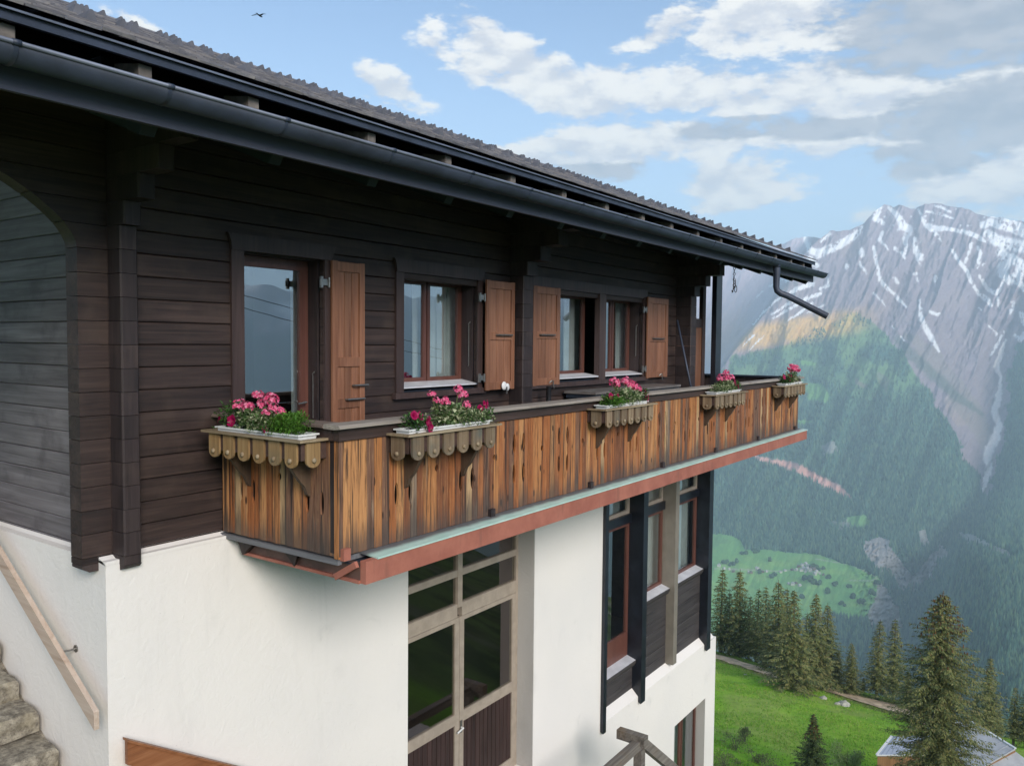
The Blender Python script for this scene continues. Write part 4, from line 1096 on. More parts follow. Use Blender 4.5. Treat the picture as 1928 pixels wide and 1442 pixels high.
geranium(fb4, .02, -.13, [(-.12, 0, .22, .075), (.06, 0, .30, .05), (.24, 0, .22, .06), (.1, 0, .20, .05)], 'thin pink geranium before the dark loggia post', 41, .30, .16, 300)
petunia(fb4, .38, -.14, [(-.05, -.04, .14, .05, 0, .2), (.05, -.06, .09, .055, .2, .1)], 'dark petunia at the far end of the box before the loggia post', 42, .15, .14, 160)
trailing(fb4, -.28, -.16, 'low green trailing plant before the loggia post', 43, 'v', .25, .12, 420)
geranium(fb5, .10, -.13, [(.02, 0, .30, .085), (.20, 0, .27, .10), (.30, 0, .25, .07)], 'compact pink geranium at the far balcony corner', 51, .30, .19, 320)
petunia(fb5, -.30, -.14, [(-.15, -.02, .15, .05, -.2, .3), (.08, -.05, .12, .07, .1, .2), (.16, -.06, .15, .05, .2, .1)], 'dark red petunia at the far balcony corner', 52, .20, .14, 200)

# ================================================================== THINGS ROUND THE HOUSE
# handrail on the gable side
hr = thing('handrail', 'pale planed wooden handrail fixed to the bluish white gable wall', 'handrail', (3.06, 6.0, -2.98))
def slanted(y0, y1, z0, z1, x0, x1, h, name, m, parent):
    MB().prism([(y0, z0), (y0, z0 + h * .93), (y0 + .008, z0 + h), (y1, z1 + h), (y1, z1)], 'X', x0, x1).obj(name, m, parent)
slanted(5.99, 9.6, -2.955, -.67, 3.045, 3.085, .145, 'rail_board', M['handrail'], hr)
for y, z in ((6.55, -2.49), (8.3, -1.40)):
    b = MB(); b.tube([(3.085, y, z), (3.14, y, z - .01), (3.197, y, z - .01)], .008, 8).tube([(3.19, y, z - .01), (3.199, y, z - .01)], .030, 12); b.obj('rail_bracket', M['steel'], hr)
# stone stair along the gable wall
steps = thing('stone_stair', 'rough granite block stair rising along the white gable wall', 'stair', (2.2, 5.5, -4.8))
sy = [(4.0, -5.02), (4.35, -4.81), (4.70, -4.60), (5.04, -4.39), (5.38, -4.18), (5.73, -3.96), (6.07, -3.75), (6.41, -3.55), (6.75, -3.345), (7.10, -3.13), (7.44, -2.95), (7.79, -2.70), (8.13, -2.49), (8.5, -2.28), (8.85, -2.06), (9.2, -1.85)]
def rough_block(x0, x1, y0, y1, z0, z1, seed):
    r = random.Random(seed); nx, ny, nz = 16, 4, 4
    pts = {}; b = MB()
    def g(i, j, k):
        key = (i, j, k)
        if key in pts: return pts[key]
        u, v, w = i / nx, j / ny, k / nz
        x = x0 + (x1 - x0) * u; y = y0 + (y1 - y0) * v; z = z0 + (z1 - z0) * w
        rd = .016
        if k == nz and j == 0: y += rd; z -= rd * .8
        if i == nx and k == nz: x -= rd * .7; z -= .012
        if i == nx and j == 0: x -= rd * .9; y += rd * .6
        q = .005
        b.v.append((x + r.uniform(-q, q) * (i != 0), y + r.uniform(-q, q), z + r.uniform(-q, q) * .7)); pts[key] = len(b.v) - 1; return pts[key]
    for j in range(ny):
        for k in range(nz): b.f += [(g(0, j, k), g(0, j, k + 1), g(0, j + 1, k + 1), g(0, j + 1, k)), (g(nx, j, k), g(nx, j + 1, k), g(nx, j + 1, k + 1), g(nx, j, k + 1))]
    for i in range(nx):
        for k in range(nz): b.f += [(g(i, 0, k), g(i + 1, 0, k), g(i + 1, 0, k + 1), g(i, 0, k + 1)), (g(i, ny, k), g(i, ny, k + 1), g(i + 1, ny, k + 1), g(i + 1, ny, k))]
        for j in range(ny): b.f += [(g(i, j, 0), g(i, j + 1, 0), g(i + 1, j + 1, 0), g(i + 1, j, 0)), (g(i, j, nz), g(i + 1, j, nz), g(i + 1, j + 1, nz), g(i, j + 1, nz))]
    return b
for k, (y, z) in enumerate(sy):
    rough_block(1.35, 3.155 + .01 * (k % 2), y, y + .42, z - .195, z, k).obj('step', M['stone'], steps)
MB().prism([(4.05, -5.3), (4.05, -5.2), (9.3, -2.1), (9.6, -2.1), (9.6, -5.3)], 'X', 1.4, 3.195).obj('stair_core', M['stone'], steps)
# board rail descending along the front
fr_ = thing('stair_rail', 'orange brown board handrail descending along the front of the white wall', 'handrail', (4.8, 5.95, -5.2))
def lineX(x, z0=-3.11, s=-.655): return z0 + (x - 3.27) * s
MB().prism([(3.27, lineX(3.27) - .19), (3.27, lineX(3.27)), (6.4, lineX(6.4)), (6.4, lineX(6.4) - .19)], 'Y', 5.93, 5.97).obj('rail_board', M['stairboard'], fr_)
MB().prism([(3.262, lineX(3.27) + .002), (3.262, lineX(3.27) + .022), (6.4, lineX(6.4) + .022), (6.4, lineX(6.4) + .002)], 'Y', 5.90, 5.985).obj('rail_cap', M['stairboard'], fr_)
for x in (3.40, 4.9, 6.3): MB().box((x - .04, 5.971, lineX(x) - 1.1), (x + .04, 6.04, lineX(x) - .03)).obj('post', M['stairboard'], fr_)
# terrace with its weathered timber railing
ter = MB(); ter.box((5.5, 3.2, -6.75), (10.1, YL - .002, -6.5)); ter.box((6.5, 5.6, -6.5), (9.2, YL - .003, -6.0)); tag(rest(ter.obj('terrace', M['reveal'])), None, None, kind='structure')
tr = thing('terrace_railing', 'weathered grey timber railing corner in front of the white wall', 'railing', (9.95, 4.85, -6.0))
c0 = Vector((10.0, 4.85, -5.57))
MB().beam(c0 + Vector((0, .33, .07)), c0 + Vector((0, -.10, .07)), .12, .13).obj('beam', M['oldpost'], tr)
MB().beam(c0 + Vector((.05, .02, .0)), c0 + Vector((-4.4, .02, .0)), .11, .12).obj('rail', M['oldpost'], tr)
MB().beam(c0 + Vector((.06, -.02, .0)), c0 + Vector((3.2, -.02, -2.45)), .11, .13).obj('rail', M['oldpost'], tr)
MB().box((9.94, 4.79, -6.5), (10.06, 4.91, -5.63)).obj('post', M['oldpost'], tr)
for x in (8.2, 6.4): MB().box((x - .05, 4.82, -6.5), (x + .05, 4.92, -5.63)).obj('post', M['oldpost'], tr)
# things on the balcony
tb = thing('table', 'long grey table against the log wall behind the middle flower box', 'table', (11.4, 5.85, ZF))
MB().box((9.95, 5.60, -.735), (12.9, 6.12, -.70)).obj('table_top', M['tabletop'], tb)
MB().box((9.97, 5.62, -.80), (12.88, 6.10, -.737)).obj('apron', M['dark'], tb)
for x in (10.05, 12.8):
    for y in (5.67, 6.05): MB().box((x - .03, y - .03, ZF), (x + .03, y + .03, -.801)).obj('leg', M['dark'], tb)
tag(rest(MB().tube([(9.27, 5.95, ZF), (9.27, 5.95, -.60)], .035, 10).obj('parasol_base_tube', M['black_iron'], None, True)), 'short black tube standing under the first shutter of the double window', 'tube')
tag(rest(MB().tube([(13.72, 5.55, ZF), (13.60, 6.0, .42)], .02, 8).obj('pole', M['zinc'], None, True)), 'thin grey pole leaning in the dark corner past the last shutter', 'pole')
# chain under the eaves
ch = thing('hanging_chain', 'dark iron chain with hook and rings hanging below the far gutter', 'chain', (12.87, 4.70, .80))
def ring(c, r, r2, rot, nm='link'):
    b = MB(); n = 12; e = Euler(rot).to_matrix()
    pts = [Vector(c) + e @ Vector((r * math.cos(2 * PI * k / n), 0, r * 1.3 * math.sin(2 * PI * k / n))) for k in range(n + 1)]
    b.tube(pts, r2, 5, False); b.obj(nm, M['black_iron'], ch)
for k in range(9): ring((12.87 + (k % 2) * .006, 4.70, 1.27 - .045 * k), .017, .005, (0, 0, PI / 2 * (k % 2) + .5))
ring((12.93, 4.70, .98), .05, .006, (0, 0, .3), 'ring'); ring((12.95, 4.70, .90), .045, .006, (0, .3, .8), 'ring')
MB().tube([(12.86, 4.70, 1.10), (12.85, 4.70, .92), (12.83, 4.70, .84), (12.80, 4.70, .83), (12.79, 4.70, .87)], .007, 6).obj('hook', M['black_iron'], ch)
# bird
bd = ray(489, 30); bp = bd / np.linalg.norm(bd) * 38
bb = local(thing('bird', 'dark bird gliding high in the clear blue sky above the roof', 'bird', tuple(bp), rz=math.radians(20)))
b = MB(); b.blob((0, 0, 0), (.15, .04, .035), 10, 6); b.add([(-.12, -.02, 0), (-.26, -.05, .005), (-.26, .05, .005), (-.12, .02, 0)], [(0, 1, 2, 3)]); b.blob((.15, 0, .01), (.035, .03, .028), 8, 5); b.obj('body', M['black_iron'], bb, True)
for s in (-1, 1):
    w = MB(); w.add([(.06, s * .02, .01), (-.06, s * .02, .01), (.05, s * .16, .06), (-.05, s * .17, .05), (-.10, s * .34, .0), (-.04, s * .33, .01)], [(0, 2, 3, 1), (2, 5, 4, 3)])
    w.obj('wing', M['black_iron'], bb)

# ================================================================== LAND
FW = np.array([math.cos(YAW), math.sin(YAW)]); RT = np.array([math.sin(YAW), -math.cos(YAW)])
FW = np.array([CM[2][0], CM[2][1]]); FW = FW / np.linalg.norm(FW); RT = np.array([FW[1], -FW[0]])
_tabs = {}
def vnoise(x, y, seed=0):
    """smooth value noise on arrays, range 0..1"""
    if seed not in _tabs: _tabs[seed] = np.random.RandomState(seed + 5).rand(256, 256)
    t = _tabs[seed]; xi = np.floor(x).astype(int); yi = np.floor(y).astype(int); fx = x - xi; fy = y - yi
    fx = fx * fx * (3 - 2 * fx); fy = fy * fy * (3 - 2 * fy)
    g = lambda a, b: t[a % 256, b % 256]
    return (g(xi, yi) * (1 - fx) + g(xi + 1, yi) * fx) * (1 - fy) + (g(xi, yi + 1) * (1 - fx) + g(xi + 1, yi + 1) * fx) * fy
def fbm(x, y, oct=5, seed=0, gain=.5):
    s = 0; a = 1; tot = 0
    for o in range(oct): s = s + a * vnoise(x * 2 ** o + 17.3 * o, y * 2 ** o + 9.1 * o, seed + o); tot += a; a *= gain
    return s / tot
def ss(v, a, b): 
    t = np.clip((v - a) / (b - a), 0, 1); return t * t * (3 - 2 * t)
EDGE_D = [172, 166, 149, 139, 130, 121, 106, 95]     # how far out the track runs along the brow, by bearing
def ground(X, Y):
    X = np.asarray(X, float); Y = np.asarray(Y, float)
    d = X * FW[0] + Y * FW[1]; r = X * RT[0] + Y * RT[1]
    z = np.interp(d, [-60, -12, 0, 12, 30, 55, 80, 110, 140, 166, 184, 260], [-.5, -1.7, -1.9, -8.2, -19.5, -33.2, -42.0, -50.5, -58.3, -64.4, -69.5, -140])
    q = r / np.maximum(d, 1.0)
    edge = np.interp(q, [.22, .26, .33, .40, .48, .54, .60, .8], EDGE_D) + 7
    z = z - np.maximum(d - edge, 0) * .42 - np.clip(d - edge - 6, 0, 60) * .3
    z = z - .1 * (np.clip(r, -120, 150) - .25 * d) * ss(d, 10, 80)
    z = z - .12 * np.clip(r, 0, 200) * (1 - ss(d, 0, 60)) - np.maximum(np.abs(r) - 150, 0) * .4
    z = z - 3.4 * np.exp(-(((d - 82) / 12) ** 2 + ((r - 44) / 12) ** 2))
    z = z + (fbm(X * .05, Y * .05, 4, 3) - .5) * 2.2 * ss(d, 30, 70) + (fbm(X * .4, Y * .4, 3, 9) - .5) * .35 * ss(d, 25, 60)
    # the house stands on a levelled strip
    return z
def on_ground(px, py, dmax=260):
    dv = ray(px, py); hv = dv[:2] @ FW
    t = np.linspace(18, dmax, 4000) / hv
    zz = ground(dv[0] * t, dv[1] * t)
    k = np.argmax(dv[2] * t < zz)
    if not (dv[2] * t < zz).any(): k = len(t) - 1
    return np.array([dv[0] * t[k], dv[1] * t[k], zz[k]])
def grid_mesh(name, V, nu, nv, mat, cols=None, smooth=True):
    me = bpy.data.meshes.new(name)
    idx = np.arange(nu * nv).reshape(nu, nv)
    q = np.stack([idx[:-1, :-1], idx[1:, :-1], idx[1:, 1:], idx[:-1, 1:]], -1).reshape(-1, 4)
    me.vertices.add(len(V)); me.vertices.foreach_set('co', V.ravel())
    me.loops.add(q.size); me.loops.foreach_set('vertex_index', q.ravel())
    me.polygons.add(len(q)); me.polygons.foreach_set('loop_start', np.arange(0, q.size, 4)); me.polygons.foreach_set('loop_total', np.full(len(q), 4))
    if smooth: me.polygons.foreach_set('use_smooth', np.ones(len(q), bool))
    me.update(calc_edges=True)
    if cols is not None:
        a = me.color_attributes.new('land', 'FLOAT_COLOR', 'POINT')
        a.data.foreach_set('color', np.concatenate([cols, np.ones((len(cols), 1))], 1).ravel())
    me.materials.append(mat)
    o = bpy.data.objects.new(name, me); COL.objects.link(o); return o
def land_mat(name, sc1, sc2, amp, bdist, rough=.95, bs=.6):
    m, N, b, out = new_mat(name)
    at = N.n('ShaderNodeAttribute'); at.attribute_name = 'land'
    v, _ = coords(N, (1, 1, 1), False)
    n = noise(N, v, sc1, 6, .6); n2 = noise(N, v, sc2, 5, .65)
    f = N.m('ADD', N.m('MULTIPLY', n, .5), N.m('MULTIPLY', n2, .5))
    hv = N.n('ShaderNodeHueSaturation'); N.l(at.outputs['Color'], hv.inputs['Color'])
    N.l(N.m('ADD', N.m('MULTIPLY', N.m('SUBTRACT', f, .5), amp), 1), hv.inputs['Value'])
    N.l(hv.outputs[0], b.inputs['Base Color']); b.inputs['Roughness'].default_value = rough; b.inputs['Specular IOR Level'].default_value = .1
    bump(N, b, f, bs, bdist)
    return m
# meadow
ds = np.concatenate([np.arange(-120, 10, 6), np.arange(10, 185, 1.0), np.arange(185, 330, 6)])
rs = np.concatenate([np.arange(-150, -6, 6), np.arange(-6, 96, 1.0), np.arange(96, 200, 5)])
Dg, Rg = np.meshgrid(ds, rs, indexing='ij')
X = Dg * FW[0] + Rg * RT[0]; Y = Dg * FW[1] + Rg * RT[1]; Z = ground(X, Y)
path_px = [(1330, 1231), (1352, 1237), (1400, 1252), (1450, 1269), (1500, 1284), (1560, 1300), (1640, 1322), (1700, 1338), (1740, 1353), (1790, 1380)]
PTS = np.array([on_ground(*p) for p in path_px])
def dist_poly(X, Y, pts):
    best = np.full(X.shape, 1e9)
    for a, b in zip(pts[:-1], pts[1:]):
        ab = b[:2] - a[:2]; t = np.clip(((X - a[0]) * ab[0] + (Y - a[1]) * ab[1]) / (ab @ ab), 0, 1)
        best = np.minimum(best, np.hypot(X - a[0] - t * ab[0], Y - a[1] - t * ab[1]))
    return best
n1 = fbm(X * .035, Y * .035, 5, 21); n2 = fbm(X * .3, Y * .3, 4, 31); n3 = fbm(X * .11, Y * .11, 4, 41)
base = np.array([.21, .42, .028]); c = np.empty(X.shape + (3,)); c[:] = base
def mixc(c, m, col): m = np.asarray(m)[..., None]; return c * (1 - m) + np.array(col) * m
c = mixc(c, ss(n1, .45, .62) * .7, (.30, .47, .055)); c = mixc(c, ss(n2, .50, .68) * .45, (.11, .27, .03)); c = mixc(c, ss(n3, .55, .70) * .5, (.34, .38, .11))
dp_ = dist_poly(X, Y, PTS)
c = mixc(c, ss(dp_ + (n2 - .5) * 3, 6.0, 3.6) * .8, (.17, .16, .07))
c = mixc(c, ss(dp_ + (n2 - .5) * 1.2, 2.6, 1.7), (.44, .30, .19))
# rough unmown slope on the valley side of the terrace: scrub, stones and bare earth
rough = ss(Rg - .66 * Dg, 0, 10) * ss(Rg, 6, 12)
c = mixc(c, rough * .85, (.12, .145, .055)); c = mixc(c, rough * ss(n3, .50, .58) * .8, (.30, .27, .20)); c = mixc(c, rough * ss(n2, .52, .6) * .7, (.05, .07, .03))
beyond = ss(Dg - (PTS[4][:2] @ FW) - (Rg - PTS[4][:2] @ RT) * -.62, 4, 9)
lowv = ss(Dg, 74, 58) * ss(n3, .40, .55)
c = mixc(c, lowv * .6, (.12, .14, .05))
meadow = grid_mesh('ground', np.stack([X, Y, Z], -1).reshape(-1, 3), len(ds), len(rs), land_mat('meadow_grass', .5, 4.5, 1.3, .5), c.reshape(-1, 3))
meadow['kind'] = 'structure'
# dirt track: a strip lying on the ground
tv = []; 
from itertools import pairwise
fine = []
for a, b in pairwise(PTS):
    for k in range(6): fine.append(a + (b - a) * k / 6)
fine.append(PTS[-1])
fine = np.array(fine)
for i, p in enumerate(fine):
    dv = fine[min(i + 1, len(fine) - 1)] - fine[max(i - 1, 0)]; nrm = np.array([-dv[1], dv[0]]); nrm /= np.linalg.norm(nrm)
    for k in range(-4, 5):
        q = p[:2] + nrm * (k * .62 + .12 * math.sin(i * 1.3 + k)); tv.append((q[0], q[1], float(ground(q[0], q[1])) + .16))
trk = MB(); trk.add(tv, [(i * 9 + k, i * 9 + k + 1, i * 9 + 10 + k, i * 9 + 9 + k) for i in range(len(fine) - 1) for k in range(8)])
struct(trk.obj('dirt_path', plain('dry_track_earth', (.66, .50, .33), .95, 0, .35, .6, .5, .1, .1), None, True))

# ------------------------------------------------------------------ far mountains
def interp(x, pts): return np.interp(x, [p[0] for p in pts], [p[1] for p in pts])
SKY = [(1000, 520), (1300, 478), (1400, 474), (1462, 463), (1480, 458), (1496, 450), (1521, 446), (1546, 449), (1564, 436), (1580, 436), (1602, 433), (1627, 421), (1645, 400), (1664, 386), (1672, 387), (1683, 391), (1692, 387), (1701, 388), (1712, 394), (1723, 394),
       (1740, 386), (1757, 383), (1772, 384), (1789, 390), (1810, 392), (1826, 396), (1842, 405), (1857, 408), (1870, 409), (1888, 410), (1905, 416), (1928, 418), (2000, 432), (2100, 445), (2300, 500)]
# near shoulder of the main mountain: above this line the hazy range behind is seen
EDGE = [(1230, 760), (1330, 722), (1352, 700), (1366, 676), (1385, 652), (1410, 622), (1440, 585), (1460, 556), (1490, 520), (1510, 480), (1530, 455), (1560, 430), (1600, 380), (1700, 300), (2400, 200)]
px = np.concatenate([np.arange(1225, 1315, 6.0), np.arange(1315, 1935, 1.6), np.arange(1935, 2310, 6.0)])
tt = np.concatenate([np.linspace(0, .17, 30), np.linspace(.172, 1, 560)])
PX, T = np.meshgrid(px, tt, indexing='ij')
ys = interp(PX, SKY) - 3.2 * np.abs(fbm(PX * .09, PX * 0 + 3, 4, 77) - .5) * 2
PY = 1560 + (ys - 1560) * T
def far_dist(PX, PY, ys):
    d = np.interp(PY, [380, 420, 500, 600, 800, 1010, 1060, 1170, 1350, 1560], [7600, 7300, 6700, 6000, 4900, 3750, 3330, 2700, 1900, 1200])
    e = interp(PX, EDGE)
    back = ss(e - PY, -6, 16)
    d = d + back * 3400
    # gully of the torrent and the spurs either side
    gl = np.interp(PY, [380, 640, 700, 800, 925, 1060, 1200], [1905, 1885, 1876, 1872, 1852, 1760, 1720])
    w = np.interp(PY, [380, 640, 925, 1200], [130, 90, 45, 40])
    d = d + 520 * np.exp(-((PX - gl) / w) ** 2) * ss(PY, 420, 640) * ss(PY, 1320, 1150)
    d = d - 650 * ss(PX, 1720, 1900) * ss(PY, 880, 1080)
    d = d + 330 * np.exp(-((PX - (1700 - (PY - 1060) * .1)) / 34) ** 2) * ss(PY, 1010, 1090) * ss(PY, 1330, 1220)
    # ridges running down the face
    u = PX + (PY - 500) * .42
    amp = np.interp(PY, [380, 480, 700, 950, 1010, 1170, 1250], [190, 220, 210, 160, 50, 60, 120])
    d = d + (np.abs(fbm(u * .016, PY * .0035, 4, 101) - .5) * 2 - .25) * amp * 1.5
    d = d + (fbm(PX * .05 + PY * .02, PY * .012, 5, 111, .55) - .5) * amp * .55
    d = d + (fbm(PX * .22 + PY * .07, PY * .10, 4, 121, .6) - .5) * amp * .24
    d = d + (np.abs(fbm(PX * .11 + PY * .05, PY * .10, 4, 131, .6) - .5) - .2) * 190 * ss(PX, 1590, 1640) * ss(PY, 1000, 1030) * ss(PY, 1290, 1200)
    return np.maximum(d, 700)
DD = far_dist(PX, PY, ys)
dirs = ray(PX, PY)
def far_points(PX, PY, DD): 
    dv = ray(PX, PY); return dv * (DD / np.hypot(dv[..., 0], dv[..., 1]))[..., None]
V = far_points(PX, PY, DD)
# what grows where
W1 = (fbm(PX * .03, PY * .03, 5, 201) - .5) * 2; W2 = (fbm(PX * .12, PY * .12, 4, 211) - .5) * 2; W3 = (fbm(PX * .35, PY * .2, 3, 221) - .5) * 2
def jag(w): return PX + W1 * w + W2 * w * .5, PY + W1[::-1] * w + W2 * w * .5
def inpoly(x, y, poly):
    ins = np.zeros(x.shape, bool); j = len(poly) - 1
    for i in range(len(poly)):
        xi, yi = poly[i]; xj, yj = poly[j]
        with np.errstate(divide='ignore', invalid='ignore'):
            ins ^= ((yi > y) != (yj > y)) & (x < (xj - xi) * (y - yi) / (yj - yi + 1e-9) + xi)
        j = i
    return ins
def streak(pts, soft=1.0, jg=1.0):
    """distance to a tapering line; pts = (x, y, half width)"""
    m = np.zeros(PX.shape); x = PX + W2 * 2.6 * jg + W3 * 1.6 * jg; y = PY + W3 * 2 * jg
    for a, b in zip(pts[:-1], pts[1:]):
        ax, ay, aw = a; bx, by, bw = b; L = (bx - ax) ** 2 + (by - ay) ** 2
        t = np.clip(((x - ax) * (bx - ax) + (y - ay) * (by - ay)) / L, 0, 1)
        dd = np.hypot(x - ax - t * (bx - ax), y - ay - t * (by - ay)); w = aw + (bw - aw) * t
        m = np.maximum(m, 1 - ss(dd / w, .6, 1.25 * soft))
    return m
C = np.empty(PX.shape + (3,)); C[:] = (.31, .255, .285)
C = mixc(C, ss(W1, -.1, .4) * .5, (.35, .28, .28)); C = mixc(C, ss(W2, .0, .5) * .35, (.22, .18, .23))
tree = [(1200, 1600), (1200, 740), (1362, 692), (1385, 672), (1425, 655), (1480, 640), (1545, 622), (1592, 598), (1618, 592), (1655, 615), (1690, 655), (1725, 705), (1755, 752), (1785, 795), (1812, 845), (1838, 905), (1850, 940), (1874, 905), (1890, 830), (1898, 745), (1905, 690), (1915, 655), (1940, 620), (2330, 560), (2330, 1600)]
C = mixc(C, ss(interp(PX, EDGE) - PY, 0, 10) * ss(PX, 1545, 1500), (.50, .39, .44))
jx, jy_ = jag(16)
forest = inpoly(jx, jy_, tree) & (PY > interp(PX, EDGE) + 2)
fF = forest.astype(float)
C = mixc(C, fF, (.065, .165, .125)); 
# alpine pasture high on the shoulder; golden sunlight painted in at the tree line
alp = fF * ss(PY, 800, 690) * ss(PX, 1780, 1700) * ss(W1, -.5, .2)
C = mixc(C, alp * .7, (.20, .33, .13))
sun_patch = np.exp(-(((PX - 1500) / 125) ** 4 + ((PY - (622 + (1500 - PX) * .16)) / 24) ** 4)) * (PY > interp(PX, EDGE))
C = mixc(C, np.clip(sun_patch * (1 + W2 * .5), 0, 1) * .85, (.80, .50, .15))  # sunlit patch on the shoulder, put into the land colour
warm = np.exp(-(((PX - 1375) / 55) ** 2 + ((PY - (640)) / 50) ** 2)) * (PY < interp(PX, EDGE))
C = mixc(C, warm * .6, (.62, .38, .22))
# clearings and fields
def patch(poly, col, k=1.0, w=8):
    global C, fF
    x, y = jag(w); m = inpoly(x, y, poly).astype(float) * k
    C = mixc(C, m, col); fF = fF * (1 - np.minimum(1, m * 1.6)); return m
GR = (.19, .42, .12)
patch([(1180, 985), (1345, 1004), (1372, 1006), (1392, 1016), (1400, 1036), (1420, 1036), (1440, 1034), (1500, 1040), (1545, 1046), (1585, 1060), (1615, 1068), (1655, 1084), (1662, 1096), (1652, 1112), (1655, 1130), (1642, 1150), (1640, 1168), (1600, 1168), (1560, 1158), (1500, 1180), (1400, 1200), (1180, 1200)], GR, 1, 5)
fld = (fbm(PX * .03, PY * .08, 3, 301) - .5) * 2
C = mixc(C, (1 - fF) * (PY > 1000) * (PY < 1180) * (PX < 1665) * ss(fld, -.1, .3) * .5, (.30, .48, .13))
for poly in ([(1522, 725), (1545, 722), (1560, 745), (1555, 758), (1520, 752), (1515, 738)], [(1503, 790), (1530, 792), (1527, 800), (1503, 800)], [(1510, 680), (1535, 684), (1530, 690), (1505, 688)], [(1595, 975), (1625, 970), (1640, 985), (1625, 1000), (1600, 992)], [(1380, 1020), (1340, 1030), (1340, 1005)]):
    patch(poly, (.17, .36, .12), .9, 6)
C = mixc(C, streak([(1455, 868, 6), (1440, 900, 5), (1425, 930, 6), (1412, 965, 7)], 1.3, 2) * .6, (.24, .34, .17))
C = mixc(C, streak([(1425, 862, 4), (1462, 870, 5), (1500, 880, 8), (1540, 902, 8), (1580, 922, 7), (1600, 936, 3)], 1.2, 2.2) * .95, (.72, .40, .33)); fF = fF * (1 - streak([(1425, 862, 5), (1462, 870, 7), (1500, 880, 9), (1540, 902, 9), (1580, 922, 8), (1600, 936, 4)], 1.3, 1))
PALE = (.55, .50, .46); ROCK = (.42, .38, .36)
patch([(1622, 1015), (1650, 1012), (1680, 1018), (1688, 1045), (1705, 1070), (1722, 1090), (1712, 1112), (1695, 1110), (1670, 1080), (1645, 1065), (1622, 1045)], ROCK, .9, 10)
patch([(1655, 1095), (1672, 1110), (1690, 1150), (1702, 1190), (1680, 1200), (1650, 1185), (1628, 1170), (1640, 1140)], ROCK, .85, 12)
patch([(1722, 1085), (1750, 1050), (1775, 1030), (1790, 1045), (1765, 1075), (1735, 1110), (1712, 1125)], ROCK, .8, 12)
patch([(1728, 1000), (1745, 998), (1755, 1030), (1735, 1030)], ROCK, .7, 8)
patch([(1800, 1005), (1850, 1012), (1900, 1040), (1930, 1060), (1900, 1058), (1860, 1035), (1810, 1020)], ROCK, .6, 12)
patch([(1560, 985), (1600, 982), (1605, 998), (1570, 1002)], ROCK, .5, 10); patch([(1545, 845), (1575, 830), (1580, 845), (1550, 860)], ROCK, .6, 10)
patch([(1780, 745), (1800, 750), (1835, 795), (1830, 805), (1800, 800), (1782, 770)], (.38, .30, .28), .8, 8)
patch([(1655, 700), (1675, 715), (1670, 740), (1655, 720)], (.22, .18, .17), .5, 8); patch([(1610, 712), (1635, 720), (1630, 728), (1610, 722)], (.24, .2, .18), .7, 7)
patch([(1700, 625), (1760, 650), (1800, 700), (1850, 770), (1870, 830), (1850, 850), (1820, 800), (1770, 720)], (.29, .25, .235), .75, 10)
C = mixc(C, streak([(1690, 640, 8), (1740, 690, 9), (1800, 745, 8), (1850, 780, 3)], 1.3, 2.5) * .6, (.07, .12, .09))
C = mixc(C, streak([(1893, 640, 2), (1882, 672, 6), (1876, 690, 5), (1884, 712, 2), (1880, 748, 6), (1872, 775, 7), (1882, 800, 7), (1870, 832, 10), (1858, 855, 9), (1862, 880, 6), (1856, 905, 5), (1848, 926, 2)], 1.0, 1.2), (.90, .84, .80))
C = mixc(C, streak([(1752, 1078, 1.6), (1745, 1100, 1.6), (1738, 1120, 1)], 1, .3), (.75, .75, .75))
C = mixc(C, streak([(1698, 1125, 1.4), (1712, 1155, 1.8), (1718, 1180, 1.4), (1722, 1192, .8)], 1, .3), (.75, .75, .75))
C = mixc(C, streak([(1345, 1070, 1.2), (1400, 1072, 1.2), (1460, 1075, 1.2), (1500, 1072, 1.2), (1545, 1078, 1)], 1, .5) * .7, (.5, .46, .38))
C = mixc(C, streak([(1535, 1052, .8), (1600, 1062, .8), (1640, 1080, .9), (1652, 1088, 1), (1640, 1093, .8), (1600, 1092, .8)], 1, .2) * .8, (.5, .5, .42))
